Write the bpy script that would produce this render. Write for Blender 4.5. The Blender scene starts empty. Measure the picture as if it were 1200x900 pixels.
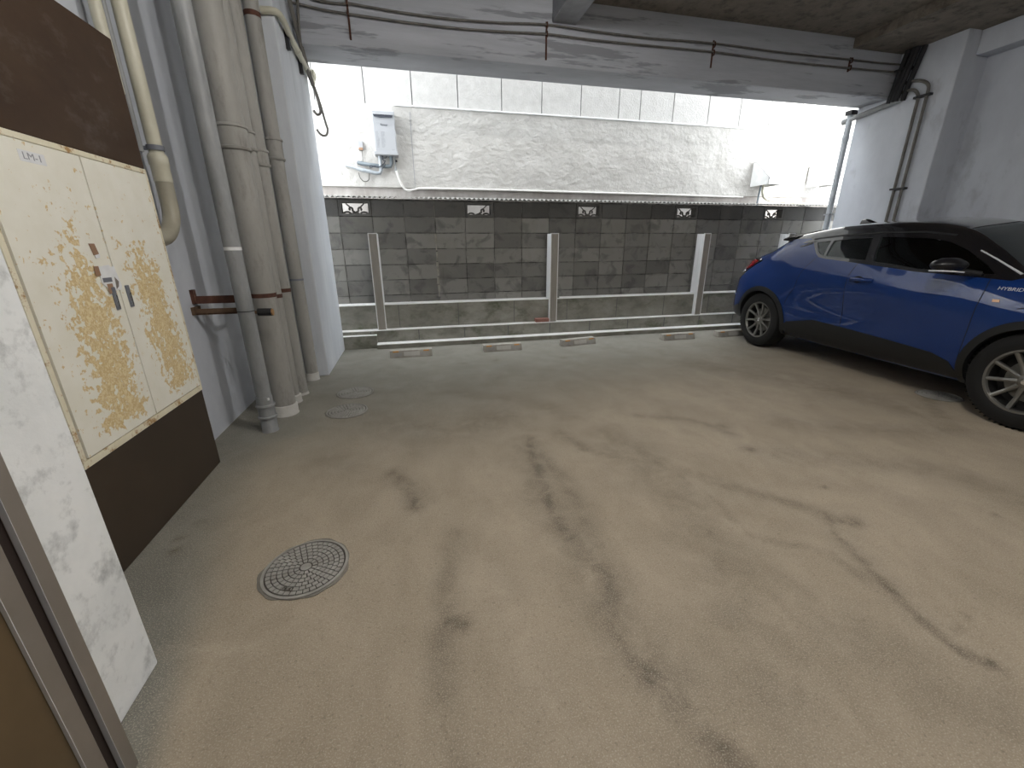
import bpy, bmesh, math, random
import numpy as np
from mathutils import Vector, Matrix
from mathutils.bvhtree import BVHTree

random.seed(7)
SC = bpy.context.scene
COL = SC.collection
PI = math.pi

# ------------------------------------------------------------------ materials
def nt(name):
    m = bpy.data.materials.new(name); m.use_nodes = True
    t = m.node_tree; t.nodes.clear()
    out = t.nodes.new('ShaderNodeOutputMaterial')
    b = t.nodes.new('ShaderNodeBsdfPrincipled')
    t.links.new(b.outputs[0], out.inputs[0])
    return m, t, b, out

def node(t, typ, **kw):
    n = t.nodes.new(typ)
    for k, v in kw.items():
        if hasattr(n, k): setattr(n, k, v)
        else: n.inputs[k].default_value = v
    return n

def coords(t, scale=(1, 1, 1)):
    tc = t.nodes.new('ShaderNodeTexCoord')
    mp = t.nodes.new('ShaderNodeMapping'); mp.inputs['Scale'].default_value = scale
    t.links.new(tc.outputs['Object'], mp.inputs['Vector'])
    return mp.outputs[0]

def noise(t, vec, scale, detail=4, rough=.6, dist=0.):
    n = t.nodes.new('ShaderNodeTexNoise')
    n.inputs['Scale'].default_value = scale; n.inputs['Detail'].default_value = detail
    n.inputs['Roughness'].default_value = rough; n.inputs['Distortion'].default_value = dist
    t.links.new(vec, n.inputs['Vector']); return n.outputs['Fac']

def ramp(t, fac, lo, hi, a=(0, 0, 0), b=(1, 1, 1)):
    r = t.nodes.new('ShaderNodeValToRGB')
    r.color_ramp.elements[0].position = lo; r.color_ramp.elements[1].position = hi
    r.color_ramp.elements[0].color = (*a, 1); r.color_ramp.elements[1].color = (*b, 1)
    t.links.new(fac, r.inputs[0]); return r.outputs[0]

def mix(t, fac, a, b, mode='MIX'):
    m = t.nodes.new('ShaderNodeMix'); m.data_type = 'RGBA'; m.blend_type = mode
    for sock, v in ((m.inputs[0], fac), (m.inputs[6], a), (m.inputs[7], b)):
        if hasattr(v, 'is_linked') or isinstance(v, bpy.types.NodeSocket): t.links.new(v, sock)
        elif isinstance(v, (int, float)): sock.default_value = v
        else: sock.default_value = (*v, 1)
    return m.outputs[2]

def math_(t, op, a, b=0.):
    m = t.nodes.new('ShaderNodeMath'); m.operation = op
    for i, v in enumerate((a, b)):
        if isinstance(v, (int, float)): m.inputs[i].default_value = v
        else: t.links.new(v, m.inputs[i])
    return m.outputs[0]

def bump(t, b, h, strength=.3, dist=.01):
    n = t.nodes.new('ShaderNodeBump'); n.inputs['Strength'].default_value = strength
    n.inputs['Distance'].default_value = dist
    t.links.new(h, n.inputs['Height']); t.links.new(n.outputs[0], b.inputs['Normal'])

def M(name, c1, c2=None, scale=4, lo=.35, hi=.65, rough=.7, metal=0, bs=0, bst=.3, bd=.005,
      stretch=(1, 1, 1), c3=None, s3=20, lo3=.5, hi3=.7, coat=0, spec=.5, dist=0.):
    m, t, b, o = nt(name)
    b.inputs['Roughness'].default_value = rough; b.inputs['Metallic'].default_value = metal
    b.inputs['Coat Weight'].default_value = coat; b.inputs['Specular IOR Level'].default_value = spec
    b.inputs['Coat Roughness'].default_value = .03
    v = coords(t, stretch)
    if c2 is None: b.inputs['Base Color'].default_value = (*c1, 1)
    else:
        c = ramp(t, noise(t, v, scale, 6, .65, dist), lo, hi, c1, c2)
        if c3 is not None:
            c = mix(t, ramp(t, noise(t, v, s3, 5, .7), lo3, hi3), c, c3)
        t.links.new(c, b.inputs['Base Color'])
    if bs: bump(t, b, noise(t, v, bs, 5, .6), bst, bd)
    return m

MAT = {}
MAT['lavender_paint'] = M('painted concrete wall', (.50, .525, .58), (.62, .65, .70), 2.5, .3, .75, .75, bs=30, bst=.25, bd=.004,
                          stretch=(1, 1, .5), c3=(.26, .27, .29), s3=1.7, lo3=.58, hi3=.8)
MAT['column_paint'] = M('painted column', (.52, .55, .60), (.70, .73, .77), 3.5, .3, .75, .7, bs=14, bst=.3, bd=.006,
                        stretch=(1, 1, .25), c3=(.36, .38, .40), s3=2.2, lo3=.6, hi3=.78)
MAT['pilaster'] = M('white washed plaster', (.78, .81, .82), (.92, .94, .95), 3, .3, .6, .8, bs=45, bst=.35, bd=.004,
                    c3=(.42, .44, .45), s3=9, lo3=.52, hi3=.76)
MAT['beam'] = M('beam concrete', (.35, .365, .40), (.50, .52, .565), 1.8, .3, .7, .85, bs=22, bst=.3, bd=.008,
                stretch=(.35, 1, 3.5), c3=(.27, .28, .305), s3=1.9, lo3=.55, hi3=.60)
MAT['ceiling'] = M('stained ceiling concrete', (.17, .145, .12), (.27, .235, .195), 5, .3, .75, .95, bs=30, bst=.6, bd=.01,
                   c3=(.05, .042, .035), s3=9, lo3=.5, hi3=.8)
MAT['joist'] = M('grey joist concrete', (.28, .29, .31), (.40, .41, .44), 3, rough=.85, bs=20)
MAT['step'] = M('mossy step concrete', (.17, .165, .14), (.34, .33, .29), 3, .3, .7, .9, bs=25, bst=.4, stretch=(1, 1, 1.6),
                c3=(.09, .10, .06), s3=2.2, lo3=.55, hi3=.75)
MAT['kerb_lit'] = M('concrete edge with skylight in colour', (.80, .80, .79), (.90, .90, .89), 6, rough=.85, bs=30)  # ledge tops near-white: the skylight glow is put into the colour
MAT['post_paint'] = M('galvanised white post', (.66, .67, .68), (.82, .83, .85), 4, .3, .7, .6, stretch=(8, 8, .5), bs=20, bst=.1, metal=.1)
MAT['post_shade'] = M('shaded post face', (.26, .24, .21), (.36, .335, .30), 5, .3, .7, .8, stretch=(4, 4, .7))  # post fronts darker: the shade on this face is put into the colour
MAT['pvc_beige'] = M('dusty vinyl drain pipe', (.27, .265, .245), (.40, .39, .36), 5, .3, .7, .6, stretch=(1, 1, .3), c3=(.19, .18, .165), s3=10, lo3=.52, hi3=.75, bs=14, bst=.08)
MAT['pvc_grey'] = M('grey vinyl pipe', (.20, .21, .215), (.33, .34, .345), 6, rough=.5, stretch=(1, 1, .3), c3=(.22, .22, .22), s3=14, lo3=.6, hi3=.75)
MAT['ivory'] = M('ivory conduit', (.50, .48, .38), (.62, .60, .49), 3, rough=.45)
MAT['taupe_pipe'] = M('taupe elbow pipe', (.30, .28, .22), (.38, .355, .28), 4, rough=.5)
MAT['white_paint_lit'] = M('white paint and lit edges', (.75, .76, .76), (.86, .86, .86), 8, rough=.6)  # hood white; on post edges and house ledge it paints in bright light
MAT['rust'] = M('dark rust', (.045, .018, .012), (.11, .045, .028), 12, rough=.85, bs=60)
MAT['rust_wood'] = M('rusty brown angle', (.075, .045, .03), (.14, .085, .05), 10, rough=.85, stretch=(.4, 1, 1))
MAT['rust_light'] = M('cut rusty end', (.35, .20, .09), rough=.8)
MAT['black'] = M('black plastic', (.012, .012, .014), rough=.45)
MAT['black_matt'] = M('black rubber cable', (.015, .015, .018), rough=.7)
MAT['cable_grey'] = M('old grey cable', (.10, .095, .085), (.17, .16, .145), 10, rough=.6)
MAT['brown_steel'] = M('brown painted steel', (.046, .026, .015), (.066, .040, .023), 3, .3, .7, .6, spec=.25, stretch=(1, 1, 1.8),
                       c3=(.16, .145, .13), s3=3.2, lo3=.54, hi3=.95, bs=40, bst=.06)
MAT['brown_steel_low'] = M('brown painted steel low', (.035, .023, .015), (.048, .032, .02), 2.5, rough=.45)
MAT['stainless'] = M('brushed frame', (.24, .215, .19), (.29, .26, .235), 3, rough=.45, metal=.35)
MAT['bronze_glass'] = M('bronze door panel', (.12, .085, .045), (.17, .12, .065), 1.5, rough=.35, metal=.35)
MAT['gasket'] = M('dark gasket groove', (.02, .012, .010), rough=.5)
MAT['iron'] = M('cast iron lid', (.27, .262, .24), (.37, .36, .335), 12, rough=.75, bs=90, bst=.2)
MAT['iron_dark'] = M('dirt in lid grooves', (.075, .068, .058), rough=.95)
MAT['mortar_patch'] = M('mortar collar', (.16, .15, .13), (.25, .235, .205), 9, rough=.95, bs=60, bst=.5)
MAT['stop_concrete'] = M('wheel stop concrete', (.30, .285, .25), (.44, .42, .38), 8, rough=.9, bs=60, c3=(.2, .19, .16), s3=18, lo3=.6, hi3=.8)
MAT['stop_panel'] = M('wheel stop recess', (.46, .45, .42), (.56, .55, .52), 9, rough=.8)
MAT['orange'] = M('orange reflector', (.55, .26, .05), rough=.35)
MAT['brick'] = M('red brick', (.26, .11, .085), (.38, .20, .165), 12, rough=.9, bs=70)
MAT['brick_top'] = M('dusty brick top', (.60, .52, .50), rough=.9)
MAT['plaster'] = M('white rough stucco', (.47, .455, .43), (.60, .585, .56), 3, .3, .7, .9, bs=6.5, bst=.8, bd=.05, stretch=(.9, 1, 1.1))
MAT['siding'] = M('white siding panels', (.50, .49, .475), (.58, .57, .555), 8, rough=.85, bs=38, bst=.7, bd=.012)
MAT['joint'] = M('grey panel joint', (.12, .12, .12), rough=.8)
MAT['base_concrete'] = M('greyer house base', (.34, .31, .29), (.52, .50, .48), 4, rough=.9, stretch=(1, 1, .4))  # greyer, streaked tone below the stucco
MAT['heater_white'] = M('heater enamel', (.40, .41, .43), rough=.4)
MAT['lagging'] = M('white pipe lagging', (.30, .33, .36), (.42, .45, .48), 9, rough=.5)
MAT['lagging_dark'] = M('grey tape', (.12, .15, .17), (.18, .21, .23), 9, rough=.5)
MAT['ink'] = M('dark ink', (.05, .055, .07), rough=.7)
MAT['ink_grey'] = M('grey print', (.33, .34, .36), rough=.7)
MAT['white_cable'] = M('white cable cover', (.78, .77, .74), rough=.5)
MAT['sheet'] = M('old translucent corrugated sheet', (.16, .16, .15), (.36, .36, .34), 14, .3, .6, .5, bs=30)
MAT['tape_brown'] = M('brown packing tape', (.33, .20, .125), rough=.35)
MAT['paper'] = M('white paper', (.78, .79, .80), (.86, .87, .88), 20, rough=.6)
MAT['label_grey'] = M('grey label', (.16, .17, .20), rough=.5)
MAT['trim_sheen'] = M('silver trim with sheen in colour', (.78, .80, .84), rough=.25, metal=.3)  # near-white base paints in the sheen of bright metal
MAT['block_dark'] = None
MAT['chrome'] = M('chrome', (.75, .75, .76), rough=.12, metal=1)
MAT['ground'] = M('gravelly ground', (.10, .095, .08), (.2, .19, .17), 12, rough=1, bs=40)
MAT['facade'] = M('outer facade', (.42, .42, .41), (.52, .52, .50), 2, rough=.9)
MAT['tube'] = None

# block wall: dark grey blocks, each with its own tint, blotches
m, t, b, o = nt('grey concrete blocks'); MAT['block'] = m
v = coords(t); g = t.nodes.new('ShaderNodeNewGeometry')
tint = ramp(t, g.outputs['Random Per Island'], 0, 1, (.135, .131, .121), (.27, .262, .242))
blot = ramp(t, noise(t, v, 5.5, 4, .55, .7), .52, .64)
c = mix(t, math_(t, 'MULTIPLY', blot, .5), tint, (.060, .059, .058))
c = mix(t, math_(t, 'MULTIPLY', ramp(t, noise(t, v, 3.1, 3, .55, .5), .50, .62), .35), c, (.20, .195, .17))
c = mix(t, math_(t, 'MULTIPLY', ramp(t, noise(t, v, 120, 3, .7), .5, .8), .3), c, (.22, .215, .20))
t.links.new(c, b.inputs['Base Color']); b.inputs['Roughness'].default_value = .95
bump(t, b, noise(t, v, 90, 5, .7), .35, .003)
m2_ = m.copy(); m2_.name = 'darker concrete blocks'; MAT['block_dark'] = m2_  # darker copy for the top course and openwork blocks
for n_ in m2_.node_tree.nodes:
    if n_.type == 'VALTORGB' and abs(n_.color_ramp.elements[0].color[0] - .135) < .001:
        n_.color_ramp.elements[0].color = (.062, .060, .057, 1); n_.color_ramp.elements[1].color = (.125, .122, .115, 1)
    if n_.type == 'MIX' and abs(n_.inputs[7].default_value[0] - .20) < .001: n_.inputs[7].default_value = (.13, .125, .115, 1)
MAT['block_mortar'] = M('dark mortar', (.05, .048, .045), (.28, .27, .25), 3.5, .42, .62, rough=1)
MAT['pale_mortar'] = M('pale repair mortar', (.22, .21, .18), (.34, .325, .28), 14, rough=1, bs=60)

# cabinet doors: cream paint with ochre rust blotches
m, t, b, o = nt('cream paint with rust blotches'); MAT['cream_rust'] = m
at = t.nodes.new('ShaderNodeAttribute'); at.attribute_name = 'rust'
v = coords(t, (1, 1, 1))
n1 = noise(t, v, 42, 3, .6, .35); n2 = noise(t, v, 17, 4, .6, .8)
thr = math_(t, 'ADD', math_(t, 'MULTIPLY', n1, .55), math_(t, 'MULTIPLY', n2, .45))
s = math_(t, 'ADD', thr, math_(t, 'MULTIPLY', at.outputs['Fac'], .26))
mask = ramp(t, s, .60, .63)
ring = mix(t, ramp(t, s, .63, .70), mix(t, ramp(t, noise(t, v, 75, 4, .7, .5), .40, .62), (.56, .34, .07), (.78, .60, .25)), mix(t, ramp(t, noise(t, v, 60, 4, .7, 1.2), .44, .56), (.62, .41, .11), (.84, .69, .37)))
cream = ramp(t, noise(t, v, 9, 4, .6), .3, .7, (.86, .835, .725), (.92, .90, .81))
c = mix(t, math_(t, 'MULTIPLY', mask, .8), cream, ring)
t.links.new(c, b.inputs['Base Color']); b.inputs['Roughness'].default_value = .45
bump(t, b, s, .12, .004)
MAT['cream_frame'] = M('cream frame with rust', (.76, .70, .52), (.84, .79, .63), 6, rough=.5, c3=(.40, .22, .06), s3=16, lo3=.55, hi3=.66)
MAT['rust_line'] = M('rusty gap', (.11, .05, .02), (.28, .16, .06), 30, rough=.9)

# floor: pale sandy exposed-aggregate screed, grey trowelled mortar band, stains carried by attributes
m, t, b, o = nt('worn garage screed'); MAT['floor'] = m
v = coords(t)
tc = t.nodes.new('ShaderNodeTexCoord')
st = t.nodes.new('ShaderNodeAttribute'); st.attribute_name = 'stain'
gr = t.nodes.new('ShaderNodeAttribute'); gr.attribute_name = 'grey'
lt = t.nodes.new('ShaderNodeAttribute'); lt.attribute_name = 'pale'
warp = coords(t, (1.1, .7, 1))
sand = ramp(t, noise(t, warp, 3.0, 8, .66, .4), .25, .75, (.285, .235, .172), (.43, .362, .275))
grey = ramp(t, noise(t, v, 3.4, 7, .66, .4), .25, .75, (.15, .147, .127), (.245, .236, .205))
c = mix(t, gr.outputs['Fac'], sand, grey)
stm = math_(t, 'MULTIPLY', math_(t, 'MULTIPLY', st.outputs['Fac'], 1.15), ramp(t, noise(t, v, 7, 6, .7, .4), .28, .62))
c = mix(t, math_(t, 'MINIMUM', stm, .85), c, (.105, .085, .062))
c = mix(t, math_(t, 'MULTIPLY', lt.outputs['Fac'], ramp(t, noise(t, v, 9, 5, .7), .3, .7)), c, (.50, .43, .34))
agg = noise(t, v, 230, 2, .6); agg2 = noise(t, v, 90, 3, .7)
c = mix(t, ramp(t, agg, .52, .66), c, mix(t, .5, c, (.62, .56, .46)))
c = mix(t, ramp(t, agg2, .56, .74), c, mix(t, .5, c, (.085, .07, .055)))
t.links.new(c, b.inputs['Base Color'])
rr = ramp(t, noise(t, v, 3, 4, .6), .3, .7, (.62,) * 3, (.85,) * 3); t.links.new(rr, b.inputs['Roughness'])
bump(t, b, math_(t, 'ADD', agg, math_(t, 'MULTIPLY', agg2, 1.0)), .35, .004)

# car materials
m, t, b, o = nt('metallic blue car paint'); MAT['paint'] = m
fl = t.nodes.new('ShaderNodeTexVoronoi'); fl.inputs['Scale'].default_value = 900
tcv = t.nodes.new('ShaderNodeTexCoord'); t.links.new(tcv.outputs['Object'], fl.inputs['Vector'])
c = mix(t, ramp(t, fl.outputs['Color'], .2, .9), (.0015, .021, .115), (.003, .036, .195))
t.links.new(c, b.inputs['Base Color']); b.inputs['Metallic'].default_value = .12; b.inputs['Specular IOR Level'].default_value = .15
b.inputs['Roughness'].default_value = .5; b.inputs['Coat Weight'].default_value = 1; b.inputs['Coat Roughness'].default_value = .02
MAT['gloss_black'] = M('gloss black car roof', (.006, .006, .008), rough=.15, coat=1)
MAT['mirror_black'] = M('satin black mirror shell', (.006, .006, .008), rough=.35)
MAT['cladding'] = M('matt black cladding', (.006, .0065, .007), rough=.5, bs=300, bst=.05, bd=.001)
MAT['tyre'] = M('tyre rubber', (.004, .004, .004), rough=.8)
MAT['wheel'] = M('gunmetal alloy', (.24, .235, .22), rough=.38, metal=.8)
MAT['wheel_dark'] = M('dark wheel barrel', (.02, .02, .02), rough=.6, metal=.3)
MAT['seam'] = M('panel gap', (.001, .002, .006), rough=.8)
MAT['interior'] = M('dark cabin trim', (.012, .012, .013), rough=.9)
MAT['seat'] = M('dark seat fabric', (.02, .02, .022), rough=.9)
MAT['plate_yellow'] = M('yellow green plate', (.42, .45, .12), rough=.6)
MAT['lamp_lens'] = M('clear headlamp lens', (.30, .32, .34), rough=.1, metal=.6, coat=1)
MAT['red_lens'] = M('red tail lamp lens', (.35, .006, .01), rough=.12, coat=1)
MAT['badge_orange'] = M('orange badge', (.55, .33, .2), rough=.3, metal=.4)
m, t, b, o = nt('tinted car glass'); MAT['car_glass'] = m
tr = node(t, 'ShaderNodeBsdfTransparent'); tr.inputs[0].default_value = (.74, .80, .77, 1)
gl = node(t, 'ShaderNodeBsdfGlossy'); gl.inputs['Roughness'].default_value = .02; gl.inputs[0].default_value = (.9, .95, .95, 1)
fr = node(t, 'ShaderNodeFresnel'); fr.inputs[0].default_value = 1.5
mx = t.nodes.new('ShaderNodeMixShader')
t.links.new(fr.outputs[0], mx.inputs[0]); t.links.new(tr.outputs[0], mx.inputs[1]); t.links.new(gl.outputs[0], mx.inputs[2])
t.links.new(mx.outputs[0], o.inputs[0])
m, t, b, o = nt('lit fluorescent tube'); MAT['tube'] = m
b.inputs['Emission Color'].default_value = (1, .95, .86, 1); b.inputs['Emission Strength'].default_value = 30

# ------------------------------------------------------------------ geometry helpers
class MB:
    def __init__(s): s.v = []; s.f = []; s.m = []
    def add(s, vs, fs, mi=0):
        n = len(s.v); s.v += [tuple(map(float, p)) for p in vs]
        s.f += [tuple(i + n for i in f) for f in fs]; s.m += [mi] * len(fs); return s
    def box(s, x0, x1, y0, y1, z0, z1, mi=0):
        vs = [(x, y, z) for x in (x0, x1) for y in (y0, y1) for z in (z0, z1)]
        return s.add(vs, [(0, 1, 3, 2), (4, 6, 7, 5), (0, 4, 5, 1), (2, 3, 7, 6), (0, 2, 6, 4), (1, 5, 7, 3)], mi)
    def tube(s, path, r, seg=16, cap=True, mi=0, sx=1., sy=1.):
        P = [Vector(p) for p in path]; n = len(P)
        R = r if isinstance(r, (list, tuple)) else [r] * n
        T = [(P[min(i + 1, n - 1)] - P[max(i - 1, 0)]).normalized() for i in range(n)]
        up = Vector((0, 0, 1)) if abs(T[0].z) < .9 else Vector((1, 0, 0))
        u = T[0].cross(up).normalized(); vs = []
        for i in range(n):
            u = (u - T[i] * u.dot(T[i])).normalized(); w = T[i].cross(u)
            for k in range(seg):
                a = 2 * PI * k / seg
                vs.append(P[i] + (u * math.cos(a) * sx + w * math.sin(a) * sy) * R[i])
        fs = [(i * seg + k, i * seg + (k + 1) % seg, (i + 1) * seg + (k + 1) % seg, (i + 1) * seg + k)
              for i in range(n - 1) for k in range(seg)]
        if cap: fs += [tuple(reversed(range(seg))), tuple(range((n - 1) * seg, n * seg))]
        return s.add(vs, fs, mi)
    def cyl(s, x, y, z0, z1, r, seg=28, r2=None, mi=0):
        return s.tube([(x, y, z0), (x, y, z1)], [r, r if r2 is None else r2], seg, True, mi)
    def prism(s, poly, axis, a, b, mi=0):
        n = len(poly)
        def P(p, d): return {'x': (d, p[0], p[1]), 'y': (p[0], d, p[1]), 'z': (p[0], p[1], d)}[axis]
        vs = [P(p, a) for p in poly] + [P(p, b) for p in poly]
        fs = [tuple(range(n)), tuple(reversed(range(n, 2 * n)))] + [(i, i + n, (i + 1) % n + n, (i + 1) % n) for i in range(n)]
        return s.add(vs, fs, mi)
    def lathe(s, prof, axis, c, seg=40, mi=0):
        # prof: (radius, distance along axis), closed loop
        n = len(prof); vs = []
        for k in range(seg):
            a = 2 * PI * k / seg; ca, sa = math.cos(a), math.sin(a)
            for r, h in prof:
                vs.append({'x': (c[0] + h, c[1] + r * ca, c[2] + r * sa), 'y': (c[0] + r * ca, c[1] + h, c[2] + r * sa),
                           'z': (c[0] + r * ca, c[1] + r * sa, c[2] + h)}[axis])
        fs = [(k * n + i, k * n + (i + 1) % n, ((k + 1) % seg) * n + (i + 1) % n, ((k + 1) % seg) * n + i)
              for k in range(seg) for i in range(n)]
        return s.add(vs, fs, mi)

ROOT = {}
def link(o): COL.objects.link(o); return o
def fixn(me):
    bm = bmesh.new(); bm.from_mesh(me); bmesh.ops.recalc_face_normals(bm, faces=bm.faces); bm.to_mesh(me); bm.free()
def make(name, mb, mats, org=(0, 0, 0), smooth=None, bevel=0):
    me = bpy.data.meshes.new(name)
    me.from_pydata([(x - org[0], y - org[1], z - org[2]) for x, y, z in mb.v], [], mb.f)
    if not isinstance(mats, (list, tuple)): mats = [mats]
    for mm in mats: me.materials.append(MAT[mm] if isinstance(mm, str) else mm)
    me.polygons.foreach_set('material_index', mb.m); fixn(me)
    if smooth is not None:
        me.polygons.foreach_set('use_smooth', [True] * len(me.polygons))
        me.set_sharp_from_angle(angle=math.radians(smooth))
    o = link(bpy.data.objects.new(name, me))
    if bevel:
        bv = o.modifiers.new('bevel', 'BEVEL'); bv.width = bevel; bv.segments = 2; bv.limit_method = 'ANGLE'
    return o
def thing(name, label, cat, loc=(0, 0, 0), group=None, kind=None):
    o = link(bpy.data.objects.new(name, None)); o.location = loc; o.empty_display_size = .1
    o['label'] = label; o['category'] = cat
    if group: o['group'] = group
    if kind: o['kind'] = kind
    ROOT[o] = loc; return o
def part(name, mb, mats, parent, smooth=None, bevel=0, label=None):
    r = parent
    while r.parent: r = r.parent
    o = make(name, mb, mats, ROOT[r], smooth, bevel); o.parent = parent
    if label: o['label'] = label
    return o
def single(name, mb, mats, label, cat, org=(0, 0, 0), group=None, smooth=None, bevel=0):
    o = make(name, mb, mats, org, smooth, bevel); o.location = org
    o['label'] = label; o['category'] = cat
    if group: o['group'] = group
    ROOT[o] = org; return o
def struct(name, mb, mats, smooth=None, bevel=0, label=None):
    o = make(name, mb, mats, (0, 0, 0), smooth, bevel); o['kind'] = 'structure'; ROOT[o] = (0, 0, 0)
    if label: o['label'] = label
    return o
def copy_tree(o, parent=None):
    c = o.copy(); COL.objects.link(c); c.parent = parent
    for ch in list(o.children): copy_tree(ch, c)
    return c
def text(name, s, size, mat, parent, mtx, ext=.0006, sx=1.):
    cu = bpy.data.curves.new(name, 'FONT'); cu.body = s; cu.size = size; cu.extrude = ext
    cu.align_x = 'CENTER'; cu.align_y = 'CENTER'
    to = link(bpy.data.objects.new(name + ' source', cu)); bpy.context.view_layer.update()
    dg = bpy.context.evaluated_depsgraph_get()
    me = bpy.data.meshes.new_from_object(to.evaluated_get(dg)); bpy.data.objects.remove(to)
    me.name = name; me.materials.clear(); me.materials.append(MAT[mat])
    me.transform(mtx @ Matrix.Diagonal((sx, 1, 1, 1)))
    r = parent
    while r.parent: r = r.parent
    o = link(bpy.data.objects.new(name, me)); o.parent = parent
    me.transform(Matrix.Translation(-Vector(ROOT[r]))); return o
def frame(px, py, pz, ax, ay):
    ax = Vector(ax).normalized(); ay = Vector(ay).normalized(); az = ax.cross(ay)
    m = Matrix((ax, ay, az)).transposed().to_4x4(); m.translation = (px, py, pz); return m
def smoothpath(pts, n=8):
    P = [Vector(p) for p in pts]; P = [2 * P[0] - P[1]] + P + [2 * P[-1] - P[-2]]; out = []
    for i in range(1, len(P) - 2):
        for k in range(n):
            t = k / n
            out.append(.5 * ((2 * P[i]) + (P[i + 1] - P[i - 1]) * t + (2 * P[i - 1] - 5 * P[i] + 4 * P[i + 1] - P[i + 2]) * t * t
                             + (-P[i - 1] + 3 * P[i] - 3 * P[i + 1] + P[i + 2]) * t ** 3))
    out.append(P[-2]); return out
# ------------------------------------------------------------------ setting
# floor with painted-in stain attributes (albedo only)
X0, X1, Y0, Y1 = -1.42, 6.93, -4.0, 5.6
NX, NY = 300, 340
xs = np.linspace(X0, X1, NX); ys = np.linspace(Y0, Y1, NY)
GX, GY = np.meshgrid(xs, ys)
def segdist(path):
    D = np.full(GX.shape, 9.); 
    for (a, b), (c, d) in zip(path[:-1], path[1:]):
        L = max((c - a) ** 2 + (d - b) ** 2, 1e-9)
        t = np.clip(((GX - a) * (c - a) + (GY - b) * (d - b)) / L, 0, 1)
        D = np.minimum(D, np.hypot(GX - a - t * (c - a), GY - b - t * (d - b)))
    return D
def streak(path, w, s): return s * np.exp(-(segdist([tuple(p[:2]) for p in smoothpath([(a, b, 0) for a, b in path], 6)]) / w) ** 2)
stain = np.zeros(GX.shape)
for path, w, s_ in (
    ([(.71, 2.51), (.62, 1.88), (.61, 1.53), (.67, 1.29), (.66, 1.16), (.60, .95), (.64, .75), (.72, .56), (.85, .35)], .05, .85),
    ([(.66, 2.4), (.60, 1.9), (.62, 1.4), (.62, 1.0), (.72, .6)], .14, .42),
    ([(.71, 2.51), (.75, 1.79), (.68, 1.3)], .06, .5),
    ([(-.20, 2.27), (-.10, 2.05), (-.07, 1.88)], .05, .7), ([(-.12, 2.1), (-.07, 1.85)], .025, .8),
    ([(.10, 1.61), (.02, 1.21), (.0, 1.01), (.0, .8), (.03, .5)], .05, .5), ([(.03, 1.16), (.09, 1.12)], .03, .8),
    ([(.94, 2.55), (1.08, 2.2), (1.39, 1.97), (1.66, 1.62), (1.92, 1.34)], .05, .55),
    ([(1.92, 1.34), (1.8, 1.16), (1.72, .91), (1.67, .76), (1.66, .63), (1.71, .57)], .025, .8),
    ([(1.92, 1.34), (1.8, 1.16), (1.72, .91), (1.67, .76)], .07, .35),
    ([(1.39, 1.97), (1.46, 1.56), (1.43, 1.29), (1.66, 1.12), (1.66, .95)], .03, .45),
    ([(1.2, 2.2), (1.3, 1.6), (1.15, 1.1), (1.0, .7)], .22, .35),
    ([(1.65, 2.69), (2.01, 2.49), (2.12, 2.2)], .05, .5), ([(1.25, 2.47), (1.41, 2.0)], .12, .4),
    ([(2.2, 1.9), (2.9, 1.5), (3.0, 1.1)], .14, .35), ([(2.6, 2.3), (3.3, 2.0), (3.7, 1.9)], .12, .35),
    ([(1.2, 1.0), (1.4, .7), (1.5, .5)], .2, .3), ([(.3, 3.6), (.9, 3.2), (1.1, 2.8)], .12, .35),
    ([(-.3, 3.0), (.2, 2.8), (.6, 2.9)], .25, .4), ([(3.0, 3.9), (3.6, 3.0), (3.8, 2.3)], .25, .35),
    ([(-.62, 2.5), (-.5, 2.4)], .15, .3), ([(4.4, 2.55), (4.1, 2.3), (3.9, 2.1)], .06, .5)):
    stain = np.maximum(stain, streak(path, w, s_))
for (x, y), w, s_ in (((1.98, 1.25), .045, 1), ((1.93, 1.27), .03, 1), ((2.07, 2.0), .06, .8), ((2.14, 2.35), .05, .7), ((1.24, .95), .016, 1), ((1.03, 2.26), .06, .7),
                      ((2.12, 1.52), .018, 1.3), ((2.7, 1.12), .016, 1.3), ((1.75, .7), .015, 1.4), ((1.71, .58), .018, 1.5), ((1.25, 1.35), .014, 1.2), ((1.84, .74), .012, 1.2),
                      ((-1.11, 1.8), .025, 1.1), ((-1.131, 1.898), .022, 1.1), ((-1.10, 2.0), .018, 1), ((.9, 4.6), .06, .8), ((1.7, 4.5), .05, .7), ((.5, 4.55), .05, .6)):
    stain = np.maximum(stain, s_ * np.exp(-(np.hypot(GX - x, GY - y) / w) ** 2))
rs = np.random.RandomState(3)
bx = np.interp(GY, [-4, .8, 1.128, 1.481, 1.919, 2.404, 2.837, 3.0], [-.72, -.73, -.80, -.87, -.96, -1.02, -.95, -.6])
grey = 1 / (1 + np.exp((GX - bx) / np.interp(GY, [0, 1.2, 2.5], [.006, .02, .12])))
far = 1 / (1 + np.exp(-(GY - (3.0 + .28 * np.maximum(GX, -1))) / .38))
grey = np.clip(np.maximum(grey, far), 0, 1)
pale = np.maximum.reduce([streak([(.2, 1.37), (.25, 1.1), (.27, .94), (.34, .67), (.45, .4)], .09, .45), streak([(.35, 2.2), (.3, 1.7)], .16, .25),
                          streak([(-.9, 1.26), (-.6, 1.2)], .02, .55), streak([(3.2, 2.9), (2.4, 3.0)], .3, .25),
                          streak([(1.9, 2.2), (2.3, 1.7), (2.6, 1.3)], .25, .3), streak([(-.85, .9), (-.84, 1.1)], .015, .3)])
mb = MB()
vs = [(x, y, 0) for x, y in zip(GX.ravel(), GY.ravel())]
fs = [(j * NX + i, j * NX + i + 1, (j + 1) * NX + i + 1, (j + 1) * NX + i) for j in range(NY - 1) for i in range(NX - 1)]
mb.add(vs, fs)
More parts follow.
